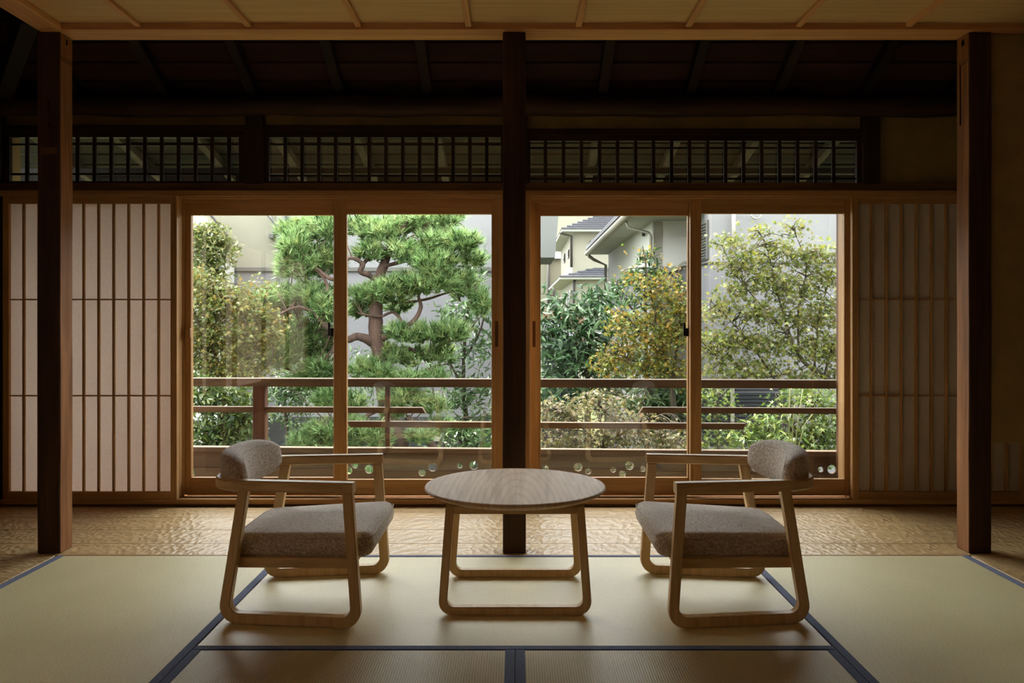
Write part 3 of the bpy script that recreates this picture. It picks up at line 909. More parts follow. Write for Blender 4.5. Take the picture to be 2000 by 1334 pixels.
for s in (-1, 1):
    bm = bmesh.new()
    extrude_outline(bm, sled_outline(-0.2365, 0.2365, -0.264, 0.264, 0.374, 0.028, 0.046, 0.024), -0.016, 0.016)
    o = bm_obj('leg_frame', bm, M_CHAIRZ, tb)
    o.location = (0, s * 0.205, 0)
    bar('top_rail', (-0.2105, YTB + s * 0.205, 0.3595), (0.2105, YTB + s * 0.205, 0.3595), 0.028, 0.026, M_CHAIR, tb)
for s in (-1, 1):
    bar('cross_rail', (s * 0.16, YTB - 0.19, 0.361), (s * 0.16, YTB + 0.19, 0.361), 0.03, 0.024, M_CHAIR, tb)

# ================================================================== outside
# ------------------------------------------------------------------ eaves over the balcony
ev = empty('roof_eave', (0, 4.9, 2.0), 'weathered board eave with rafters outside the transom windows', 'eave', kind='structure')
def ze(Y): return 2.030 - 0.23 * (Y - 4.70)
for i in range(5):
    ya = 4.47 + i * 0.15; yb_ = ya + 0.16
    za, zb_ = ze(ya) + 0.052, ze(yb_) + 0.052
    vs = []
    for X in (-3.6, 3.6):
        for (yy, zz) in ((ya, za), (yb_, zb_ + 0.010), (yb_, zb_ + 0.022), (ya, za + 0.012)):
            vs.append((X, yy, zz))
    fs = [(0, 1, 2, 3), (7, 6, 5, 4), (0, 4, 5, 1), (1, 5, 6, 2), (2, 6, 7, 3), (3, 7, 4, 0)]
    geo_obj('eave_board', [(vs, fs)], M_EAVE, ev, (0, ya, za), smooth=False)
for k in range(-6, 7):
    X = 0.013 + k * 0.463
    bar('eave_rafter', (X, 4.46, ze(4.46) + 0.025), (X, 5.20, ze(5.20) + 0.025), 0.045, 0.05, M_EAVEY, ev)
bar('eave_purlin', (-3.6, 5.0, ze(5.0) - 0.016), (3.6, 5.0, ze(5.0) - 0.016), 0.05, 0.035, M_EAVE, ev)
box('fascia', -3.6, 3.6, 5.205, 5.225, ze(5.2) - 0.005, ze(5.2) + 0.09, M_EAVE, ev)
vs = [(x, y, z) for x in (-3.6, 3.6) for (y, z) in ((4.44, ze(4.44) + 0.10), (5.23, ze(5.23) + 0.10), (5.23, ze(5.23) + 0.14), (4.44, 2.45))]
geo_obj('tile_deck', [(vs, [(0, 1, 2, 3), (7, 6, 5, 4), (0, 4, 5, 1), (1, 5, 6, 2), (2, 6, 7, 3), (3, 7, 4, 0)])], M_EAVE, ev, (0, 4.8, 2.1), smooth=False)

# ------------------------------------------------------------------ balcony
deck = empty('balcony_floor', (0, 4.78, -0.06), 'narrow board floor of the balcony outside the glass doors', 'floor', kind='structure')
for i in range(4):
    box('plank', -3.4, 3.4, 4.552 + i * 0.115, 4.552 + i * 0.115 + 0.111, -0.065, -0.035, M_SKIRT, deck)
rl = empty('balcony_railing', (0, 4.91, -0.035), 'brown wooden balcony railing with staggered rails and pierced base boards', 'railing')
tilt = math.radians(-2.6)
def ry(X): return 4.91 - math.tan(math.radians(2.6)) * X
def rp(x, y):
    """pixel -> point in the railing's plane"""
    k = math.tan(math.radians(2.6)); u = (x - CX) / F
    Y = 4.91 / (1 + k * u)
    return P(x, y, Y)
def rail_bar(name, xa, xb, y, hpx, th, mat, cut_l=0.0, cut_r=0.0):
    """rail with optional slanted ends; y is the pixel row of its middle on the left half"""
    a, b_ = rp(xa, y), rp(xb, y)
    z = a.z; h = hpx * 4.91 / F
    d = Vector((b_.x - a.x, b_.y - a.y, 0)); L = d.length; d.normalize(); s = Vector((-d.y, d.x, 0))
    prof = [(0 + cut_l, -h / 2), (L - cut_r * 0 , -h / 2), (L - cut_r, h / 2), (0, h / 2)]
    if cut_l < 0: prof[0] = (0, -h / 2); prof[3] = (-cut_l, h / 2)
    vs = []
    for t in (-th / 2, th / 2):
        for (u, v) in prof: vs.append(Vector((a.x, a.y, z)) + d * u + s * t + Vector((0, 0, v)))
    bm = bmesh.new()
    bv = [bm.verts.new(v - Vector((a.x, a.y, z))) for v in vs]
    for f in ((0, 1, 2, 3), (7, 6, 5, 4), (0, 4, 5, 1), (1, 5, 6, 2), (2, 6, 7, 3), (3, 7, 4, 0)): bm.faces.new([bv[i] for i in f])
    bmesh.ops.bevel(bm, geom=bm.edges[:], offset=0.002, segments=1, affect='EDGES')
    return bm_obj(name, bm, mat, rl, (a.x, a.y, z))
rail_bar('top_rail', 300, 1740, 745.5, 16, 0.075, M_BALX)
rail_bar('middle_rail', 300, 832, 798.5, 11, 0.045, M_BALX, 0, 0.022)
rail_bar('middle_rail', 1248, 1740, 800.5, 11, 0.045, M_BALX, -0.022, 0)
rail_bar('lower_rail', 679, 1449, 828, 11.5, 0.045, M_BALX, 0.022, -0.022)
def upright(name, xa, xb, y0, y1, th, dy=0.0):
    a, b_ = rp(xa, y0), rp(xb, y1)
    Y = a.y + dy
    return box(name, a.x, b_.x, Y - th / 2, Y + th / 2, b_.z, a.z, M_BALZ, rl, 0.002)
upright('railing_post', 497, 520, 753.5, 872, 0.07)
upright('railing_post', 994, 1017, 753.5, 872, 0.07)
upright('railing_post', 1352, 1367, 753.5, 872, 0.07)
upright('baluster', 752.5, 762, 753.5, 872, 0.03)
# base boards: cap, and two planks pierced with round openings
def base_board(name, y0, y1, th, dy=0.0):
    a, b_ = rp(290, y0), rp(1750, y0)
    z1 = a.z; z0 = rp(290, y1).z
    L = (Vector((b_.x, b_.y)) - Vector((a.x, a.y))).length
    bm = bmesh.new(); bm_box(bm, 0, L, -th / 2, th / 2, 0, z1 - z0, 0.0015)
    o = bm_obj(name, bm, M_SKIRT, rl, (a.x, a.y + dy, z0))
    o.rotation_euler = (0, 0, math.atan2(b_.y - a.y, b_.x - a.x))
    return o
base_board('base_cap', 871, 880.5, 0.06)
pl1 = base_board('base_plank', 881, 911, 0.022)
pl2 = base_board('base_plank', 911.6, 948, 0.022)
holes = [(376, 922, 7), (682, 919, 7), (694, 907, 7), (721.5, 916, 8.5), (824.5, 922.5, 7), (845, 912, 8.5), (898.5, 908.5, 5.5), (925.5, 908, 8.5),
         (1066, 914, 6), (1129, 911.5, 8.5), (1148.5, 920, 6), (1197.5, 917, 5.5), (1215, 925.5, 7), (1229, 909, 8.5), (1255, 915.5, 5.5),
         (1457, 924, 8), (1474, 913, 7), (1602, 916.5, 5.5), (1623.5, 916, 8.5), (1641, 929, 7)]
bm = bmesh.new()
for (hx, hy, hr) in holes:
    c = rp(hx, hy); rr = hr * c.y / F
    bmesh.ops.create_cone(bm, cap_ends=True, segments=24, radius1=rr, radius2=rr, depth=0.3,
                          matrix=Matrix.Translation(c) @ Matrix.Rotation(math.pi / 2, 4, 'X'))
cme = bpy.data.meshes.new('cutter'); bm.to_mesh(cme); bm.free()
co = bpy.data.objects.new('cutter', cme); C.objects.link(co)
for o in (pl1, pl2):
    md = o.modifiers.new('cut', 'BOOLEAN'); md.operation = 'DIFFERENCE'; md.object = co; md.solver = 'EXACT'
bpy.context.view_layer.update()
dg = bpy.context.evaluated_depsgraph_get()
for o in (pl1, pl2):
    nm = bpy.data.meshes.new_from_object(o.evaluated_get(dg))
    o.modifiers.clear(); o.data = nm
bpy.data.objects.remove(co)

# ------------------------------------------------------------------ garden ground and neighbours
M_SOIL = plain('mossy_soil', (70, 74, 48), rough=1.0, spec=0.05, noise=0.25, nscale=3, bump=0.5)
M_CREAM = plain('cream_render', (123, 120, 105), rough=0.85, spec=0.1, noise=0.02, nscale=2)
M_SIDE = siding('lilac_grey_siding', (112, 110, 113), 0.065)
M_SIDE2 = siding('pale_grey_siding', (121, 120, 120), 0.075)
M_WHITE = plain('white_render', (186, 185, 176), rough=0.85, spec=0.1, noise=0.02, nscale=2)
M_SOFFIT = plain('soffit_grey', (152, 152, 145), rough=0.8)
M_GABLE = plain('gable_grey', (104, 105, 101), rough=0.8)
M_FASC = plain('fascia_cream', (131, 127, 114), rough=0.6)
M_GUT = plain('gutter_grey', (78, 76, 70), rough=0.5)
M_PIPE = plain('pipe_grey', (67, 68, 65), rough=0.5)
M_PIPED = plain('pipe_brown', (46, 40, 36), rough=0.5)
M_TILE = plain('grey_roof_tile', (51, 51, 56), rough=0.5, spec=0.4, noise=0.15, nscale=5)
M_BASE = plain('dark_base_wall', (37, 38, 39), rough=0.7, noise=0.1, nscale=2)
M_BEIGE = plain('beige_render', (110, 104, 87), rough=0.85, noise=0.03, nscale=2)
M_LOUV = plain('dark_louver', (42, 43, 50), rough=0.5)
M_LOUVW = plain('pale_louver', (89, 89, 85), rough=0.5)
M_WINF = plain('window_frame_dark', (39, 33, 29), rough=0.5)
M_WING = plain('window_dark_glass', (49, 53, 46), rough=0.15, spec=0.5)
M_SLATD = plain('charcoal_slat', (28, 30, 35), rough=0.5)
M_PINKW = plain('terracotta_fence', (102, 78, 61), rough=0.8, noise=0.1)

gr = box('ground', -30, 30, -12, 60, GZ - 0.2, GZ, M_SOIL, None, 0.0); struct(gr)

def poly(name, pts, mat, parent, thick=(0, 0.05, 0)):
    t = Vector(thick); n_ = len(pts)
    vs = [Vector(p) for p in pts] + [Vector(p) + t for p in pts]
    fs = [tuple(range(n_)), tuple(range(2 * n_ - 1, n_ - 1, -1))] + [(i, n_ + i, n_ + (i + 1) % n_, (i + 1) % n_) for i in range(n_)]
    bm = bmesh.new(); base = vs[0].copy()
    bv = [bm.verts.new(v - base) for v in vs]
    for f in fs: bm.faces.new([bv[i] for i in f])
    return bm_obj(name, bm, mat, parent, base)
def pipe(name, pts, r, mat, parent, n=8):
    v, f = tube_geo(pts, [r] * len(pts), n)
    return geo_obj(name, [(v, f)], mat, parent, pts[0])

# long neighbouring house behind the pine
YH = 13.0
ha = empty('house', (PX(700, YH), YH + 2, GZ), 'pale neighbouring house with lilac-grey siding behind the pine tree', 'house')
XA0, XA1 = PX(372, YH), PX(1046, YH)
box('lower_wall', XA0, XA1, YH, YH + 5, PZ(814, YH), PZ(531, YH), M_SIDE, ha, 0.0)
box('base_wall', XA0, XA1, YH - 0.02, YH + 5, GZ, PZ(814, YH) - 0.002, M_BASE, ha, 0.0)
box('upper_wall', XA0, PX(540, YH), YH + 0.03, YH + 5, PZ(522, YH), 3.3, M_CREAM, ha, 0.0)
box('upper_wall', PX(557, YH), XA1, YH + 0.03, YH + 5, PZ(522, YH), 3.3, M_SIDE2, ha, 0.0)
box('ledge', XA0, XA1, YH - 0.06, YH + 4.9, PZ(530.5, YH), PZ(522.5, YH), M_GUT, ha, 0.004)
box('corner_board', PX(540.5, YH), PX(556.5, YH), YH - 0.01, YH + 0.2, PZ(522, YH), 3.3, M_FASC, ha, 0.004)
pipe('downpipe', [P(520, 415, YH - 0.10), P(541, 440, YH - 0.10), P(543, 446, YH - 0.10), P(543, 560, YH - 0.10), P(543, 800, YH - 0.10)], 0.028, M_PIPE, ha)
pipe('downpipe', [P(555.5, 405, YH - 0.06), P(555.5, 520, YH - 0.06)], 0.025, M_PIPE, ha)
box('vent_hood', PX(528, YH), PX(537, YH), YH - 0.10, YH + 0.03, PZ(467, YH), PZ(456, YH), M_GUT, ha, 0.01)
lv = pbox('louver_window', 558.5, 588, 424, 474, YH - 0.02, 0.05, M_LOUVW, ha)
for k in range(8):
    y = 429 + k * 5.4
    bar('louver_slat', P(559.5, y, YH - 0.035), P(586, y, YH - 0.035), 0.03, 0.022, M_LOUV, lv)
pbox('white_door', 829, 868, 834, 862, YH - 0.05, 0.03, M_FASC, ha)
pbox('doorway', 606, 622, 835, 880, YH - 0.05, 0.03, M_WINF, ha)
# its right-hand gable end soffit, seen beside the central post
poly('gable_soffit', [P(1030, 405, 11.6), P(1092, 405, 11.6), P(1084, 503, 11.6), P(1030, 503, 11.6)], M_GABLE, ha, (0, 1.4, 0))

# small gabled house at the left with a sloping rake board
hb_ = empty('house', (PX(380, 11.8), 12.2, GZ), 'small gabled house with a sloping rake board behind the leftmost climber', 'house')
poly('gable_wall', [P(250, 900, 12.0), P(430, 900, 12.0), P(430, 470, 12.0), P(380, 405, 12.0), P(250, 405, 12.0)], M_SOFFIT, hb_, (0, 0.6, 0))
bar('rake_board', P(382, 395, 11.8), P(463, 488, 11.8), 0.05, 0.085, M_FASC, hb_)
bar('rake_edge', P(390, 392, 11.78), P(466, 487, 11.78), 0.08, 0.025, M_PIPED, hb_)

# right-hand house with the broad eave
hd_ = empty('house', (PX(1400, 10), 11.5, GZ), 'white house with a broad gutter-edged eave behind the yellow maple', 'house')
XE, XWD = 1.356, 1.75
ZD = PZ(500, 15.0)
box('side_wall', XWD, XWD + 3.0, 10.04, 15.0, PZ(520, 10.04), ZD + 0.03, M_WHITE, hd_, 0.0)
box('lower_wall', XWD - 0.03, XWD + 3.0, 9.98, 15.02, GZ, PZ(521, 10.04), M_SIDE2, hd_, 0.0)
box('corner_board', XWD - 0.012, XWD + 0.10, 10.03, 10.13, PZ(520, 10.04), ZD + 0.02, M_FASC, hd_, 0.003)
box('soffit', XE + 0.06, XWD + 3.0, 9.3, 15.06, ZD + 0.03, ZD + 0.06, M_SOFFIT, hd_, 0.0)
box('fascia', XE + 0.03, XE + 0.06, 9.3, 15.08, ZD + 0.02, ZD + 0.13, M_FASC, hd_, 0.0)
pipe('gutter', [(XE, 9.3, ZD + 0.05), (XE, 15.08, ZD + 0.05)], 0.045, M_FASC, hd_, 12)
poly('roof_slope', [(XE - 0.02, 9.25, ZD + 0.12), (XE - 0.02, 15.15, ZD + 0.12), (XWD + 3, 15.15, ZD + 0.75), (XWD + 3, 9.25, ZD + 0.75)], M_TILE, hd_, (0, 0, 0.06))
pipe('downpipe', [(XE + 0.02, 14.95, ZD - 0.0), (XE + 0.12, 14.97, ZD - 0.07), (XWD - 0.04, 15.03, ZD - 0.17), (XWD - 0.04, 15.03, GZ)], 0.032, M_FASC, hd_)
pipe('downpipe', [(XE + 0.03, 10.0, ZD + 0.02), (XE + 0.06, 10.0, ZD - 0.06), P(1268, 455, 10.0), P(1271, 460, 9.99), P(1271, 520, 9.99)], 0.018, M_FASC, hd_)
wl = pbox('wall_lamp', 1250, 1256, 452, 461, 10.6, 0.06, M_PIPED, hd_, 0.004)
wl.location.x = XWD - 0.04 - wloc(hd_).x
box('projecting_wall', 2.215, 6.0, 9.0, 12.0, PZ(512, 9.0), 2.45, M_SIDE2, hd_, 0.0)
box('projecting_base', 2.19, 6.0, 8.97, 12.0, GZ, PZ(514, 9.0), M_SIDE, hd_, 0.0)
box('ledge', 2.16, 6.0, 8.94, 12.0, PZ(514, 9.0), PZ(511, 9.0), M_GUT, hd_, 0.004)
lv2 = box('louver_window', 2.185, 2.216, 9.12, 9.75, PZ(508, 9.2), PZ(430, 9.2), M_LOUVW, hd_, 0.003)
for k in range(13):
    z = PZ(504, 9.2) + k * 0.033
    bar('louver_slat', (2.178, 9.15, z), (2.178, 9.72, z), 0.022, 0.016, M_GUT, lv2)
poly('parapet_cap', [P(1318, 524, 9.9), P(1337, 510, 9.9), P(1350, 510, 9.9), P(1350, 514, 9.9), P(1338, 514, 9.9), P(1320, 529, 9.9)], M_FASC, hd_, (0, 0.08, 0))
pipe('downpipe', [P(1433, 405, 8.93), P(1433, 500, 8.93)], 0.022, M_FASC, hd_)
v_ = []
for k in range(13):
    a = math.pi * (0.02 + 0.96 * k / 12)
    v_.append(P(1477 - 10 * math.cos(a), 419 + 8 * math.sin(a), 8.94))
pipe('round_vent', v_, 0.009, M_FASC, hd_, 6)
# dark slatted screen and white post at its foot
ss = empty('slatted_screen', (PX(1445, 8.7), 8.7, GZ), 'charcoal slatted screen with a white post behind the lower maples', 'screen')
pbox('white_post', 1428, 1434.5, 735, 850, 8.68, 0.05, M_FASC, ss)
pbox('screen_back', 1372, 1535, 770, 872, 8.75, 0.02, M_BASE, ss)
for k in range(15):
    y = 762 + k * 7.2
    bar('slat', P(1370, y, 8.72), P(1536, y, 8.72), 0.02, 0.03, M_SLATD, ss)

# far two-storey house
YC = 30.0
hc = empty('house', (PX(1180, YC), YC + 4, GZ), 'distant two-storey cream house with grey tiled roofs', 'house')
XC = PX(1118, YC)
box('upper_wall', XC, XC + 8, YC, YC + 7.4, PZ(540, YC), PZ(452, YC), M_CREAM, hc, 0.0)
XC2 = PX(1122, YC - 0.8)
box('lower_wall', XC2, XC2 + 9, YC - 0.8, YC + 8, GZ, PZ(542, YC - 0.8), M_CREAM, hc, 0.0)
def hip(name, x0, x1, y0, y1, z0, rise, run, mat, parent):
    vs = [(x0, y0, z0), (x1, y0, z0), (x1, y1, z0), (x0, y1, z0), (x0 + run, y0 + run, z0 + rise), (x1 - run, y0 + run, z0 + rise), (x1 - run, y1 - run, z0 + rise), (x0 + run, y1 - run, z0 + rise)]
    vs = [Vector(v) for v in vs]
    fs = [(3, 2, 1, 0), (0, 1, 5, 4), (1, 2, 6, 5), (2, 3, 7, 6), (3, 0, 4, 7), (4, 5, 6, 7)]
    return geo_obj(name, [(vs, fs)], mat, parent, (x0, y0, z0), smooth=False)
z1 = PZ(447, YC - 0.5)
ur = hip('upper_roof', PX(1096, YC - 0.5), XC + 9, YC - 0.55, YC + 8, z1, 1.4, 3.0, M_TILE, hc)
box('eave_soffit', PX(1097, YC - 0.5), XC + 9, YC - 0.5, YC + 7.9, z1 - 0.09, z1 - 0.002, M_SOFFIT, hc, 0.0)
for k in range(7):
    t = k / 7
    a = Vector((PX(1096, YC - 0.5) + 3.0 * t * 0.5, YC - 0.56 + 3.0 * t * 0.5, z1 + 1.4 * t * 0.5 + 0.02))
    bar('tile_course', a, (XC + 8, a.y, a.z), 0.05, 0.05, M_TILE, ur)
z2 = PZ(541, YC - 1.3)
lr = hip('lower_roof', PX(1092, YC - 1.3), XC + 10, YC - 1.4, YC + 8.4, z2, 0.42, 1.4, M_TILE, hc)
box('eave_soffit', PX(1093, YC - 1.3), XC + 10, YC - 1.35, YC + 8.3, z2 - 0.08, z2 - 0.002, M_SOFFIT, hc, 0.0)
for k in range(4):
    t = k / 4
    a = Vector((PX(1092, YC - 1.3) + 1.4 * t, YC - 1.42 + 1.4 * t, z2 + 0.42 * t + 0.02))
    bar('tile_course', a, (XC + 8, a.y, a.z), 0.05, 0.05, M_TILE, lr)
pipe('downpipe', [P(1094, 455, YC - 0.4), P(1116, 461, YC - 0.1), P(1116, 522, YC - 0.1)], 0.05, M_PIPED, hc)
pipe('downpipe', [P(1123, 545, YC - 0.9), P(1121, 553, YC - 0.9), P(1121, 640, YC - 0.9)], 0.05, M_PIPED, hc)
pipe('downpipe', [P(1077, 563, YC - 1.3), P(1083, 568, YC - 1.3), P(1083, 640, YC - 1.3)], 0.06, M_PIPED, hc)
w = pbox('window', 1152, 1172, 471, 486, YC - 0.06, 0.06, M_WINF, hc); pbox('pane', 1153.5, 1171, 472.5, 485, YC - 0.08, 0.02, M_WING, w)
for (xa, ya, yb_) in ((1172, 566, 577), (1172, 589, 601)):
    w = pbox('window', xa, xa + 24, ya, yb_, YC - 0.87, 0.07, M_WINF, hc); pbox('pane', xa + 1, xa + 23, ya + 1.5, yb_ - 1.5, YC - 0.89, 0.02, M_WING, w)
for Yq, za, zb_ in ((31.6, 487, 503), (34.2, 495, 512)):
    w = box('window', XC - 0.05, XC, Yq, Yq + 0.7, PZ(zb_, Yq), PZ(za, Yq), M_WINF, hc); box('pane', XC - 0.07, XC - 0.05, Yq + 0.08, Yq + 0.62, PZ(zb_, Yq) + 0.06, PZ(za, Yq) - 0.06, M_WING, w)
for Yq in (30.2, 31.7, 33.4):
    w = box('window', XC2 - 0.08, XC2, Yq, Yq + 0.8, PZ(620, 30), PZ(566, 30), M_FASC, hc); box('pane', XC2 - 0.1, XC2 - 0.08, Yq + 0.12, Yq + 0.68, PZ(616, 30), PZ(570, 30), M_WINF, w)
# beige house further left
he = empty('house', (PX(1068, 40), 41, GZ), 'distant beige house in the gap beside the central post', 'house')
box('wall', PX(1073, 40), PX(1120, 40), 40, 44, GZ, PZ(503, 40), M_BEIGE, he, 0.0)
box('wall', PX(1040, 42), PX(1071, 42), 42, 46, GZ, PZ(490, 42), M_CREAM, he, 0.0)
poly('roof', [P(1060, 505, 39.7), P(1098, 505, 39.7), P(1098, 497, 40.5), P(1085, 492, 41.5), P(1060, 500, 41)], M_TILE, he, (0, 0.3, 0.1))
pipe('downpipe', [P(1071, 505, 39.8), P(1071, 640, 39.8)], 0.07, M_PIPED, he)
hf_ = empty('house', (PX(1200, 52), 54, GZ), 'tall pale building rising behind the distant tiled roofs', 'house')
box('wall', PX(1020, 52), PX(1420, 52), 52, 58, GZ, 9.5, M_CREAM, hf_, 0.0)
tf = empty('garden_fence', (PX(1085, 24), 24, GZ), 'terracotta panel fence in the gap below the distant house', 'fence')
for k in range(5):
    pbox('panel', 1060 + k * 17, 1076 + k * 17, 607, 700, 24.0, 0.05, M_PINKW, tf)
ft = empty('garden_shed', (PX(1095, 14), 14, GZ), 'low dark tiled roof in the gap behind the broad-leaved tree', 'shed')
poly('shed_roof', [P(1060, 626, 14), P(1085, 626, 14), P(1128, 655, 13), P(1128, 662, 13), P(1060, 662, 13)], M_TILE, ft, (0, 0.5, -0.02))
pbox('shed_wall', 1060, 1128, 662, 900, 13.1, 0.3, M_BASE, ft)

# ------------------------------------------------------------------ plants
BARK = wood('bark_pine', (88, 68, 58), (48, 36, 30), 'Z', rough=0.95, tight=9, bump=1.0)
BARK2 = wood('bark_maple', (68, 60, 46), (40, 35, 26), 'Z', rough=0.9, tight=12, bump=0.5)
L_PINE = leaf('pine_needles', [(74, 104, 58), (102, 134, 78), (128, 158, 98), (150, 176, 118), (152, 164, 98)], trans=0.35)
L_IVY = leaf('climber_leaves', [(51, 68, 25), (76, 90, 35), (111, 112, 62), (131, 127, 85), (68, 85, 31)], trans=0.4)
L_MAPR = leaf('bronze_maple_leaves', [(60, 72, 30), (82, 90, 38), (104, 104, 52), (112, 92, 38), (92, 100, 42), (70, 86, 36)], trans=0.4)
L_BUSH = leaf('shrub_leaves', [(26, 41, 16), (45, 65, 23), (68, 82, 32), (85, 94, 45)], trans=0.3)
L_EVER = leaf('evergreen_leaves', [(34, 56, 28), (52, 80, 40), (72, 100, 54), (94, 116, 72)], trans=0.25, gloss=0.16)
L_BROAD = leaf('broad_leaves', [(26, 52, 26), (42, 72, 38), (62, 92, 52), (96, 120, 84)], trans=0.25, gloss=0.2)
L_YEL = leaf('yellow_maple_leaves', [(70, 92, 34), (96, 108, 38), (120, 116, 40), (134, 112, 38), (132, 98, 40), (98, 98, 54), (82, 98, 42)], trans=0.45)
L_MAP = leaf('green_maple_leaves', [(70, 88, 34), (98, 108, 40), (122, 122, 46), (108, 98, 70), (86, 100, 44)], trans=0.45)
L_PALE = leaf('pale_shrub_leaves', [(82, 84, 48), (111, 103, 68), (111, 91, 76), (79, 91, 57), (125, 111, 51)], trans=0.4)
L_GRN = leaf('fresh_maple_leaves', [(57, 79, 25), (82, 102, 37), (102, 111, 42), (71, 94, 45), (105, 108, 62)], trans=0.4)

MAPLE = []
for k, (ang, ln) in enumerate(((-125, 0.55), (-62, 0.85), (0, 1.0), (62, 0.85), (125, 0.55))):
    a = math.radians(ang)
    MAPLE.append((math.sin(a) * ln, math.cos(a) * ln))
    if k < 4:
        b = math.radians(ang + 31.5)
        MAPLE.append((math.sin(b) * 0.30, math.cos(b) * 0.30))
MAPLE.append((0.0, -0.16))
MAPLE = np.array([(x, y, -0.18 * (x * x + y * y)) for x, y in MAPLE])
OVAL = np.array([(0, -1, -0.12), (0.30, -0.35, 0.04), (0.30, 0.35, 0.04), (0, 1, -0.18), (-0.30, 0.35, 0.04), (-0.30, -0.35, 0.04)])
LONG = np.array([(0, -1, -0.05), (0.20, -0.3, 0.05), (0.17, 0.4, 0.0), (0, 1, -0.25), (-0.17, 0.4, 0.0), (-0.20, -0.3, 0.05)])

def rand_rot(rng, n, up):
    """random frames whose normal leans to +Z by `up` (0 = any direction)"""
    nrm = rng.normal(size=(n, 3)); nrm /= np.linalg.norm(nrm, axis=1)[:, None]
    nrm[:, 2] += up; nrm[:, 1] -= 0.25
    nrm /= np.linalg.norm(nrm, axis=1)[:, None]
    t = rng.normal(size=(n, 3)); t -= (t * nrm).sum(1)[:, None] * nrm
    t /= np.linalg.norm(t, axis=1)[:, None]
    b = np.cross(nrm, t)
    return b, t, nrm

def leaves_mesh(name, shape, pos, size, rng, up, mat, parent, loc, singles=0, tints=None):
    n = len(pos); m = len(shape)
    b, t, nn = rand_rot(rng, n, up)
    sz = size * rng.uniform(0.7, 1.3, n)
    if singles:
        # the leaves nearest the room are objects of their own
        order = np.argsort(pos[:, 1]); pick = order[:singles]; keep = order[singles:]
        variants = []
        for c in tints:
            me = bpy.data.meshes.new('leaf'); me.from_pydata([tuple(v) for v in shape], [], [tuple(range(m))])
            me.materials.append(leaf('single_leaf', [c, c], 0.3, gloss=0.15)); variants.append(me)
        for i in pick:
            lo_ = bpy.data.objects.new('leaf', variants[int(rng.integers(len(variants)))])
            C.objects.link(lo_); lo_.parent = parent
            M = Matrix.Identity(4)
            for r_ in range(3):
                M[r_][0], M[r_][1], M[r_][2] = b[i][r_] * sz[i], t[i][r_] * sz[i], nn[i][r_] * sz[i]
                M[r_][3] = pos[i][r_] - loc[r_]
            lo_.matrix_local = M
        pos, b, t, nn, sz = pos[keep], b[keep], t[keep], nn[keep], sz[keep]
        n = len(pos)
        if n == 0: return None
    S = shape[None, :, :] * sz[:, None, None]
    V = pos[:, None, :] + S[:, :, 0:1] * b[:, None, :] + S[:, :, 1:2] * t[:, None, :] + S[:, :, 2:3] * nn[:, None, :]
    V = (V.reshape(-1, 3) - np.array(loc)).astype(np.float32)
    me = bpy.data.meshes.new(name)
    me.vertices.add(n * m); me.loops.add(n * m); me.polygons.add(n)
    me.vertices.foreach_set('co', V.ravel())
    me.loops.foreach_set('vertex_index', np.arange(n * m, dtype=np.int32))
    me.polygons.foreach_set('loop_start', np.arange(0, n * m, m, dtype=np.int32))
    me.polygons.foreach_set('loop_total', np.full(n, m, dtype=np.int32))
    me.update(); me.validate()
    o = link(name, me, mat, parent, loc)
    o['kind'] = 'stuff'
    return o

def blob_points(rng, blobs, dens, Y, hollow=0.35, layered=0.0, clump=0.10):
    """points in ellipsoids given as pixel (x, y, rx, ry) around depth Y"""
    out = []
    for bl in blobs:
        x, y, rx, ry = bl[:4]
        dy = bl[4] if len(bl) > 4 else 0.0
        Yb = Y + dy
        c = np.array(P(x, y, Yb)); a = rx * Yb / F; b = ry * Yb / F; d = min((a + b) / 2 * 0.9, 0.24)
        n = int(dens * (bl[5] if len(bl) > 5 else 1.0) * rx * ry / 400.0) + 3
        nc = max(4, n // 13)                                 # sprigs
        u = rng.normal(size=(nc, 3)); u /= np.linalg.norm(u, axis=1)[:, None]
        rad = hollow + (1 - hollow) * rng.uniform(0, 1, nc) ** 0.6
        cs = c + u * rad[:, None] * np.array([a, d, b])
        if layered > 0:
            cs[:, 2] = cs[:, 2] * (1 - 0.0) 
        idx = rng.integers(0, nc, n)
        j = np.clip(rng.normal(size=(n, 3)), -2.2, 2.2) * clump * np.array([1, 0.7, 0.55])
        out.append(cs[idx] + j)
    return np.concatenate(out)

def branches(name, chains, mat, parent, loc, seed=1, jit=0.08, n=7):
    rr = random.Random(seed); gs = []
    for ch_ in chains:
        sp = smooth_path(ch_, 5)
        gs.append(tube_geo([p for p, _ in sp], [q for _, q in sp], n, jit, rr))
    return geo_obj(name, gs, mat, parent, loc)

def twigs(rng, chains, pos, frac, r0=0.006, r1=0.002):
    """thin twigs from the skeleton to a sample of leaf positions"""
    sk = []
    for ch_ in chains:
        for p, q in smooth_path(ch_, 4): sk.append((np.array(p), q))
    sp = np.array([s[0] for s in sk])
    out = []
    sel = rng.choice(len(pos), max(1, int(len(pos) * frac)), replace=False)
    for i in sel:
        q = pos[i]
        dd = np.linalg.norm(sp - q, axis=1) + rng.uniform(0, 0.12, len(sp))
        k = int(np.argmin(dd)); a = sp[k]
        if np.linalg.norm(q - a) < 0.05: continue
        mid = (a + q) / 2 + rng.normal(size=3) * 0.03 + np.array([0, 0, 0.03])
        out.append([(Vector(a), r0), (Vector(mid), (r0 + r1) / 2), (Vector(q), r1)])
    return out

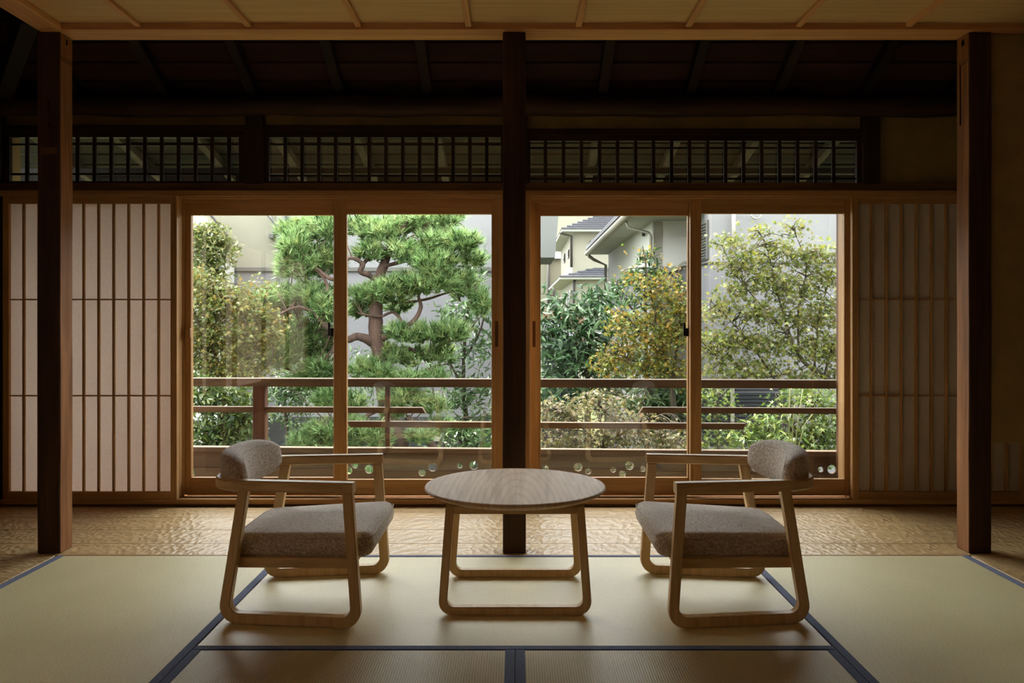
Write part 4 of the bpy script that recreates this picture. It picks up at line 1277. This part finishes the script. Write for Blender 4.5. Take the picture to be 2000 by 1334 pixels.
def plant(name, label, cat, Y, foot, chains_px, blobs, dens, shape, size, mat, bark, seed, up=0.6, group=None, clump=0.10, hollow=0.3, twig=0.03, leafname='foliage', singles=0, tints=None):
    rng = np.random.default_rng(seed)
    base = P(foot, 630, Y); base.z = GZ
    r = empty(name, base, label, cat, group)
    chains = [[(P(x, y, Y + dy), w * Y / F / 2) for (x, y, w, dy) in ch_] for ch_ in chains_px]
    pos = blob_points(rng, blobs, dens, Y, hollow, clump=clump)
    pos = pos[pos[:, 2] > GZ + 0.02]
    main = branches('trunk', [chains[0]], bark, r, base, seed)
    rest = chains[1:]
    tw = twigs(rng, chains, pos, twig)
    if rest or tw: branches('branches', rest + tw, bark, r, base, seed + 1, 0.05, 5)
    leaves_mesh(leafname, shape, pos, size, rng, up, mat, r, base, singles, tints)
    return r, pos, chains, rng

def foot_y(Y): return HY + (H - GZ) * F / Y

# climber on the gable
plant('climber', 'pale green climber covering the gable at the far left', 'climber', 10.9, 400,
      [[(405, foot_y(10.9), 10, 0), (402, 700, 8, 0), (410, 560, 6, 0), (418, 450, 3, 0)]],
      [(415, 462, 30, 28), (392, 490, 26, 40), (430, 492, 30, 32), (405, 530, 34, 26), (400, 560, 30, 30), (425, 548, 22, 20), (385, 455, 14, 18)], 300, OVAL, 0.034, L_IVY, BARK2, 11, up=0.2, clump=0.06)
# bronze maple in the left door
plant('maple_tree', 'bronze-green maple tree at the far left behind the balcony', 'tree', 8.4, 440,
      [[(440, foot_y(8.4), 14, 0), (436, 820, 12, 0), (425, 720, 9, 0), (415, 640, 6, 0), (420, 570, 3, 0)],
       [(430, 740, 7, 0), (470, 690, 5, 0.1), (500, 650, 3, 0.1)], [(424, 700, 6, 0), (395, 650, 4, -0.1), (380, 610, 2, -0.1)], [(434, 800, 6, 0), (490, 745, 4, 0), (530, 705, 2, 0)]],
      [(400, 600, 34, 42), (440, 590, 44, 34), (480, 610, 34, 30), (390, 670, 30, 46), (440, 660, 52, 36), (490, 670, 40, 34), (410, 720, 46, 26), (470, 720, 56, 22), (525, 640, 22, 34), (500, 560, 20, 16, 0, 0.4), (390, 545, 26, 22)],
      310, MAPLE, 0.034, L_MAPR, BARK2, 12, up=0.9, clump=0.09)
# low shrubs at the left
plant('garden_shrub', 'dark green shrub below the bronze maple', 'shrub', 7.55, 440,
      [[(440, foot_y(7.55), 10, 0), (438, 960, 9, 0), (430, 860, 6, 0), (425, 790, 3, 0)]],
      [(400, 775, 40, 40), (450, 790, 44, 40), (410, 845, 50, 34), (470, 840, 34, 40), (430, 900, 60, 40)], 170, OVAL, 0.032, L_BUSH, BARK2, 13, up=0.5, group='garden shrubs', clump=0.08)
plant('garden_shrub', 'small-leaved shrub under the left limb of the pine', 'shrub', 10.3, 560,
      [[(560, foot_y(10.3), 9, 0), (562, 860, 8, 0), (556, 790, 5, 0), (560, 740, 3, 0)]],
      [(545, 770, 26, 26), (590, 775, 34, 28), (630, 770, 26, 28), (560, 820, 40, 18, 0, 0.7), (580, 735, 60, 18)], 150, OVAL, 0.034, L_EVER, BARK2, 14, up=0.5, group='garden shrubs', clump=0.08)

# pine
def tufts(pos, axis, length, rng, k, name, mat, parent, loc, width=0.0045):
    n = len(pos)
    ax = axis / np.linalg.norm(axis, axis=1)[:, None]
    d = ax[:, None, :] + rng.normal(size=(n, k, 3)) * 0.55
    d /= np.linalg.norm(d, axis=2)[:, :, None]
    L = length * rng.uniform(0.7, 1.25, (n, k, 1))
    s = np.cross(d, rng.normal(size=(n, k, 3))); s /= np.linalg.norm(s, axis=2)[:, :, None] + 1e-9
    p = pos[:, None, :] + rng.normal(size=(n, k, 3)) * 0.012
    tip = p + d * L; tip[:, :, 2] -= 0.0
    tri = np.stack([p - s * width / 2, p + s * width / 2, tip + s * width * 0.12, tip - s * width * 0.12], axis=2)
    # one tuft shares one tint: join the needles at a common root
    V = tri.reshape(-1, 3) - np.array(loc)
    N4 = n * k
    root = (pos - np.array(loc))
    me = bpy.data.meshes.new(name)
    Vall = np.concatenate([V, root]).astype(np.float32)
    # needle polygon: root -> base -> tip
    idx = np.arange(N4 * 4).reshape(N4, 4)
    rid = N4 * 4 + np.repeat(np.arange(n), k)
    polys = np.column_stack([rid, idx[:, 1], idx[:, 2], idx[:, 3], idx[:, 0]])
    me.vertices.add(len(Vall)); me.loops.add(N4 * 5); me.polygons.add(N4)
    me.vertices.foreach_set('co', Vall.ravel())
    me.loops.foreach_set('vertex_index', polys.astype(np.int32).ravel())
    me.polygons.foreach_set('loop_start', np.arange(0, N4 * 5, 5, dtype=np.int32))
    me.polygons.foreach_set('loop_total', np.full(N4, 5, dtype=np.int32))
    me.update(); me.validate()
    o = link(name, me, mat, parent, loc); o['kind'] = 'stuff'
    return o

YPN = 9.2
rng = np.random.default_rng(21)
pb_ = P(800, 630, YPN); pb_.z = GZ
pine = empty('pine_tree', pb_, 'cloud-pruned pine tree with reddish trunk seen through the left doors', 'tree')
ch_px = [
    [(800, foot_y(YPN), 46, 0), (790, 960, 42, 0), (783, 880, 38, 0), (762, 820, 34, 0), (750, 760, 31, 0), (745, 700, 30, 0), (735, 655, 30, 0), (734, 610, 27, 0), (738, 560, 24, 0), (752, 510, 18, 0.05), (770, 470, 12, 0.05), (790, 440, 7, 0)],
    [(728, 668, 22, 0), (700, 657, 17, -0.1), (672, 664, 13, -0.2), (640, 640, 11, -0.3), (612, 610, 8, -0.3), (580, 600, 5, -0.3), (545, 615, 3, -0.3)],
    [(640, 642, 9, -0.3), (628, 590, 8, -0.3), (640, 560, 7, -0.2), (620, 530, 5, -0.2), (585, 515, 3, -0.2)],
    [(742, 662, 16, 0), (770, 650, 12, -0.1), (790, 640, 11, -0.1), (812, 622, 9, -0.1), (822, 598, 8, -0.1), (818, 575, 6, 0), (840, 555, 4, 0)],
    [(740, 640, 10, 0), (765, 640, 8, 0), (785, 632, 7, 0), (768, 610, 6, 0), (742, 618, 5, -0.1), (700, 612, 4, -0.1)],
    [(742, 550, 14, 0), (720, 537, 12, -0.1), (704, 530, 11, -0.15), (708, 515, 9, -0.15), (680, 505, 7, -0.2), (655, 545, 9, -0.2), (625, 530, 7, -0.2), (598, 500, 4, -0.2)],
    [(705, 520, 8, -0.1), (725, 500, 7, 0), (745, 490, 6, 0), (770, 500, 5, 0), (790, 470, 4, 0), (830, 450, 3, 0)],
    [(750, 520, 9, 0), (790, 510, 8, 0.1), (830, 500, 6, 0.1), (880, 485, 5, 0.1), (920, 470, 3, 0.1)],
    [(735, 580, 8, 0), (780, 590, 7, 0.1), (830, 585, 6, 0.1), (880, 570, 4, 0.1), (930, 560, 3, 0.1)],
    [(748, 725, 14, 0), (790, 735, 11, 0.1), (830, 725, 8, 0.1), (860, 712, 5, 0.1)],
    [(745, 690, 12, 0), (790, 680, 10, 0.1), (830, 690, 8, 0.1), (870, 670, 6, 0.1), (910, 660, 3, 0.1)],
    [(752, 790, 12, 0), (720, 810, 8, -0.2), (690, 825, 6, -0.2), (650, 835, 4, -0.3)],
    [(795, 815, 14, 0), (820, 840, 14, -0.1), (850, 880, 15, -0.2), (870, 930, 15, -0.3)],
]
chains = [[(P(x, y, YPN + dy), w_ * YPN / F / 2) for (x, y, w_, dy) in c] for c in ch_px]
branches('trunk', [chains[0]], BARK, pine, pb_, 5, 0.07, 12)
pads = [(600, 448, 56, 20), (640, 440, 40, 22), (575, 470, 30, 20), (600, 505, 54, 30), (640, 500, 34, 28), (568, 520, 26, 20), (560, 580, 46, 24), (610, 575, 46, 26), (640, 600, 36, 24),
        (530, 615, 34, 24), (575, 640, 46, 28), (625, 660, 36, 30), (590, 700, 46, 24), (560, 670, 30, 22), (630, 715, 30, 20), (515, 585, 24, 14), (520, 650, 30, 20), (535, 700, 34, 18), (600, 745, 40, 14),
        (705, 440, 34, 18), (745, 450, 44, 22), (790, 436, 50, 18), (840, 430, 52, 16), (880, 425, 24, 10), (720, 490, 30, 16), (905, 470, 34, 18), (860, 470, 48, 20), (800, 490, 56, 18), (920, 505, 24, 16), (850, 510, 46, 18),
        (720, 575, 40, 18), (765, 565, 46, 20), (815, 550, 46, 20), (860, 545, 40, 22), (700, 605, 22, 14), (780, 600, 30, 10), (905, 555, 34, 26), (940, 590, 18, 24),
        (790, 650, 36, 16), (840, 650, 40, 18), (885, 645, 36, 16), (760, 690, 34, 18), (810, 695, 40, 16), (860, 690, 32, 16), (740, 725, 30, 20), (705, 720, 26, 16), (800, 740, 36, 14), (850, 735, 26, 12),
        (690, 790, 26, 16, -0.2), (640, 775, 34, 18, -0.2), (690, 840, 34, 26, -0.3), (640, 845, 44, 24, -0.3), (600, 860, 34, 18, -0.3), (740, 850, 24, 24, -0.3), (790, 770, 44, 18), (840, 790, 34, 14), (770, 800, 24, 14), (860, 830, 24, 14), (820, 850, 24, 16, -0.2),
        (590, 930, 70, 30, -0.4), (700, 930, 70, 30, -0.4)]
P_, A_ = [], []
for bl in pads:
    x, y, rx, ry = bl[:4]; ry *= 1.2; rx *= 1.06; dy = bl[4] if len(bl) > 4 else rng.uniform(-0.25, 0.25)
    Yb = YPN + dy
    c = np.array(P(x, y + ry * 0.15, Yb)); a = rx * Yb / F; b = ry * Yb / F
    n = int(rx * ry / 8)
    u = rng.normal(size=(n, 3)); u /= np.linalg.norm(u, axis=1)[:, None]
    rad = rng.uniform(0.15, 1.0, n) ** 0.6
    P_.append(c + u * rad[:, None] * np.array([a, a * 0.8, b]))
    A_.append(u * np.array([0.8, 0.8, 0.5]) + np.array([0, 0, 0.75]))
P_ = np.concatenate(P_); A_ = np.concatenate(A_)
tufts(P_, A_, 0.10, rng, 16, 'needles', L_PINE, pine, pb_)
tw = twigs(rng, chains, P_, 0.05, 0.009, 0.003)
branches('branches', chains[1:] + tw, BARK, pine, pb_, 6, 0.07, 6)

# evergreen behind the pine
plant('evergreen_shrub', 'glossy-leaved evergreen growing up the siding right of the pine', 'shrub', 11.0, 915,
      [[(915, foot_y(11), 12, 0), (912, 840, 10, 0), (905, 740, 8, 0), (912, 620, 6, 0), (935, 500, 3, 0)],
       [(908, 760, 6, 0), (870, 690, 4, 0), (862, 620, 2, 0)], [(908, 700, 6, 0), (940, 640, 4, 0), (955, 560, 2, 0)]],
      [(935, 520, 22, 36), (945, 600, 22, 40), (905, 620, 30, 36), (870, 610, 26, 26, 0, 0.6), (940, 680, 30, 40), (890, 700, 36, 36, 0, 0.6), (930, 760, 40, 34), (880, 780, 34, 34), (935, 830, 36, 36), (890, 840, 34, 30), (840, 700, 24, 20, 0, 0.5), (700, 700, 24, 10, 0, 0.6), (720, 760, 40, 24, 0, 0.6)],
      62, LONG, 0.062, L_EVER, BARK2, 31, up=0.4, clump=0.12, hollow=0.1)
# broad-leaved tree right of the central post
rt, bpos, bch, brng = plant('broadleaf_tree', 'dark glossy broad-leaved tree right of the central post', 'tree', 9.0, 1145,
      [[(1148, foot_y(9), 16, 0), (1148, 860, 14, 0), (1147, 760, 11, 0), (1150, 690, 8, 0), (1160, 620, 5, 0), (1172, 570, 3, 0)],
       [(1148, 780, 7, 0), (1110, 720, 5, 0), (1080, 660, 3, 0)], [(1148, 740, 6, 0), (1180, 690, 4, 0), (1200, 640, 2, 0)], [(1150, 700, 5, 0), (1130, 650, 4, 0), (1120, 610, 2, 0)]],
      [(1160, 575, 22, 16), (1125, 605, 34, 18), (1175, 610, 26, 22), (1085, 640, 34, 26), (1140, 645, 42, 26), (1180, 660, 24, 28), (1075, 690, 30, 30), (1120, 690, 36, 28), (1165, 710, 34, 30), (1090, 740, 44, 22), (1140, 770, 46, 20), (1080, 790, 34, 26), (1060, 600, 12, 30), (1178, 760, 24, 26)],
      78, LONG, 0.072, L_BROAD, BARK2, 32, up=0.5, clump=0.13, hollow=0.1, singles=300, tints=[(26, 52, 26), (42, 72, 38), (62, 92, 52), (84, 110, 72)])
# tall evergreen behind the yellow maple
plant('evergreen_shrub', 'tall evergreen against the white house behind the yellow maple', 'shrub', 9.65, 1260,
      [[(1262, foot_y(9.65), 12, 0), (1264, 800, 10, 0), (1262, 680, 8, 0), (1260, 580, 5, 0), (1262, 500, 3, 0)],
       [(1263, 640, 6, 0), (1225, 590, 4, 0), (1205, 555, 2, 0)], [(1263, 620, 5, 0), (1305, 570, 4, 0), (1325, 545, 2, 0)]],
      [(1262, 505, 20, 16), (1235, 540, 34, 22), (1290, 540, 34, 24), (1210, 570, 22, 26), (1325, 560, 16, 22), (1260, 580, 40, 24), (1240, 640, 50, 34), (1300, 640, 40, 34), (1260, 720, 60, 40), (1290, 790, 50, 40, 0, 1.6), (1330, 780, 30, 40, 0, 1.6), (1285, 790, 34, 30, -0.1, 1.5), (1300, 840, 50, 30, 0, 1.5), (1235, 790, 30, 26, 0, 1.4)],
      62, LONG, 0.060, L_EVER, BARK2, 33, up=0.4, clump=0.07, hollow=0.1)
# yellow maple
plant('maple_tree', 'yellow-gold maple tree in the middle of the right doors', 'tree', 8.4, 1300,
      [[(1320, foot_y(8.4), 16, 0), (1318, 850, 14, 0), (1312, 760, 10, 0), (1300, 700, 8, 0), (1270, 670, 6, 0), (1235, 630, 4, 0), (1210, 600, 2, 0)],
       [(1312, 760, 8, 0), (1322, 680, 6, 0), (1330, 600, 4, 0), (1325, 520, 2, 0)], [(1300, 700, 6, 0), (1280, 620, 4, 0), (1265, 540, 3, 0), (1255, 480, 2, 0)], [(1306, 730, 6, 0), (1250, 710, 4, 0), (1205, 690, 2, 0)]],
      [(1262, 500, 20, 14, 0, 0.35), (1225, 540, 20, 16, 0, 0.4), (1290, 535, 30, 20, 0, 0.5), (1250, 555, 24, 18, 0, 0.6), (1310, 570, 30, 22, 0, 0.8), (1275, 585, 24, 18, 0, 0.7), (1330, 600, 20, 34), (1290, 625, 44, 22), (1225, 640, 34, 20), (1310, 660, 36, 28), (1255, 675, 50, 22), (1205, 695, 34, 20), (1300, 712, 46, 22), (1240, 722, 50, 16), (1185, 715, 20, 14), (1345, 640, 16, 50), (1335, 740, 26, 20), (1215, 610, 18, 14, 0, 0.6)],
      190, MAPLE, 0.032, L_YEL, BARK2, 34, up=0.8, clump=0.08)
# large maple at the right
plant('maple_tree', 'large green-gold maple tree in the rightmost door', 'tree', 7.6, 1690,
      [[(1700, foot_y(7.6), 20.4, 0), (1690, 830, 16.8, 0), (1655, 765, 12.0, 0), (1610, 735, 9.6, 0), (1575, 712, 7.8, 0), (1553, 680, 6.0, 0), (1535, 630, 4.8, 0), (1515, 560, 3.0, 0), (1500, 490, 1.8, 0), (1480, 450, 1.2, 0)],
       [(1610, 735, 6.0, 0), (1625, 680, 4.2, 0), (1640, 640, 3.0, 0), (1650, 560, 1.8, 0)], [(1560, 690, 5.4, 0), (1560, 600, 3.6, 0), (1575, 520, 2.4, 0), (1550, 450, 1.2, 0)], [(1545, 660, 4.2, 0), (1490, 600, 3.0, 0), (1440, 540, 1.8, 0), (1410, 480, 1.2, 0)],
       [(1525, 760, 6.0, 0), (1510, 735, 4.8, 0), (1465, 670, 3.6, 0), (1430, 630, 2.4, 0), (1390, 590, 1.2, 0)], [(1540, 730, 4.8, 0), (1480, 735, 3.6, 0), (1420, 700, 2.4, 0), (1385, 690, 1.2, 0)], [(1590, 722, 4.2, 0), (1600, 620, 3.0, 0), (1625, 530, 1.8, 0), (1635, 480, 1.2, 0)]],
      [(1430, 478, 30, 16), (1480, 448, 22, 14, 0, 0.7), (1550, 445, 24, 18, 0, 0.7), (1460, 510, 44, 22), (1520, 490, 30, 22), (1415, 520, 24, 18, 0, 0.8), (1500, 545, 50, 24), (1570, 500, 32, 24), (1440, 560, 36, 20), (1600, 545, 36, 28), (1550, 575, 44, 24), (1625, 500, 20, 26),
       (1400, 610, 30, 26), (1470, 610, 46, 24), (1540, 625, 50, 22), (1610, 615, 40, 34), (1395, 670, 34, 30), (1450, 670, 46, 24), (1520, 680, 46, 22), (1590, 680, 44, 24), (1420, 720, 46, 22), (1490, 725, 40, 18), (1630, 680, 24, 40), (1570, 735, 40, 18), (1640, 740, 24, 24), (1700, 560, 50, 70), (1700, 680, 50, 60)],
      185, MAPLE, 0.033, L_MAP, BARK2, 35, up=0.9, clump=0.08, singles=300, tints=[(70, 88, 34), (98, 108, 40), (122, 122, 46), (108, 98, 70)])
# low plants in front at the right
plant('pale_maple_shrub', 'pale pinkish maple shrub below the broad-leaved tree, under the railing', 'shrub', 6.5, 1180,
      [[(1190, foot_y(6.5), 10, 0), (1188, 960, 8, 0), (1180, 880, 6, 0), (1170, 800, 3, 0)], [(1182, 880, 5, 0), (1130, 830, 3, 0), (1090, 800, 2, 0)], [(1182, 870, 5, 0), (1240, 830, 3, 0), (1290, 810, 2, 0)]],
      [(1080, 810, 34, 30), (1130, 800, 44, 26), (1180, 790, 40, 26, 0, 0.8), (1220, 815, 44, 26), (1100, 860, 50, 30), (1170, 850, 50, 30), (1240, 860, 50, 28), (1300, 850, 40, 32), (1325, 880, 28, 30), (1190, 910, 130, 30)],
      115, MAPLE, 0.027, L_PALE, BARK2, 36, up=0.9, clump=0.08)
plant('maple_shrub', 'fresh green maple shrub under the railing of the rightmost door', 'shrub', 7.0, 1580,
      [[(1590, foot_y(7.0), 10, 0), (1592, 930, 8, 0), (1590, 860, 5, 0), (1585, 790, 3, 0)], [(1592, 900, 5, 0), (1545, 840, 3, 0), (1525, 790, 2, 0)], [(1592, 890, 5, 0), (1630, 840, 3, 0), (1650, 800, 2, 0)]],
      [(1560, 780, 46, 20), (1610, 785, 40, 24), (1580, 830, 56, 26), (1630, 850, 34, 36), (1550, 860, 50, 26), (1610, 890, 56, 24), (1670, 820, 30, 60), (1530, 800, 24, 24, 0, 0.6)],
      120, MAPLE, 0.034, L_GRN, BARK2, 38, up=0.8, clump=0.09, singles=250, tints=[(58, 80, 26), (82, 102, 38), (102, 110, 44), (72, 94, 46)])
plant('maple_shrub', 'small green maple shrub beside the white post', 'shrub', 7.1, 1400,
      [[(1405, foot_y(7.1), 9, 0), (1404, 900, 7, 0), (1400, 820, 4, 0), (1402, 770, 2, 0)]],
      [(1395, 775, 30, 24), (1420, 800, 26, 26, 0, 0.6), (1385, 830, 26, 30, 0, 0.7), (1430, 855, 34, 22, 0, 0.7), (1395, 880, 30, 26)], 95, MAPLE, 0.030, L_GRN, BARK2, 39, up=0.8, clump=0.08)
plant('leafy_shrub', 'bright long-leaved shrub in front of the slatted screen', 'shrub', 6.35, 1480,
      [[(1480, foot_y(6.35), 7, 0), (1482, 930, 6, 0), (1480, 860, 4, 0), (1478, 815, 2, 0)], [(1481, 880, 4, 0), (1500, 840, 3, 0), (1512, 820, 1.5, 0)], [(1481, 890, 4, 0), (1460, 860, 3, 0), (1450, 840, 1.5, 0)]],
      [(1480, 825, 20, 14), (1505, 835, 22, 18), (1460, 850, 22, 16), (1490, 862, 34, 16), (1530, 870, 24, 16)], 62, LONG, 0.045, L_GRN, BARK2, 40, up=0.3, clump=0.07, singles=300, tints=[(70, 94, 32), (92, 112, 42), (106, 116, 46)])
# thin bamboo-like canes
bc = empty('cane_plant', (PX(1545, 5.95), 5.95, GZ), 'slender pale canes rising beside the right armchair back', 'plant')
M_CANE = plain('pale_cane', (92, 92, 52), rough=0.6)
for k, (xa, xb, yt) in enumerate(((1540, 1543, 745), (1548, 1568, 760), (1545, 1552, 790), (1552, 1590, 805))):
    ptsc = [P(1545 + k * 2, foot_y(5.95), 5.95), P(xa + 1, 900, 5.95), P((xa + xb) / 2, 830, 5.95), P(xb, yt, 5.95)]
    pipe('cane', ptsc, 0.0038, M_CANE, bc, 6)
# shaded undergrowth near the house base
plant('undergrowth_shrub', 'low shrub at the foot of the pale house under the pine', 'shrub', 10.1, 900,
      [[(900, foot_y(10.1), 8, 0), (900, 900, 6, 0), (902, 850, 4, 0), (905, 815, 2, 0)]],
      [(880, 840, 26, 20), (920, 850, 30, 24), (900, 890, 44, 24), (950, 870, 24, 30)], 80, OVAL, 0.05, L_EVER, BARK2, 41, up=0.5, clump=0.1)
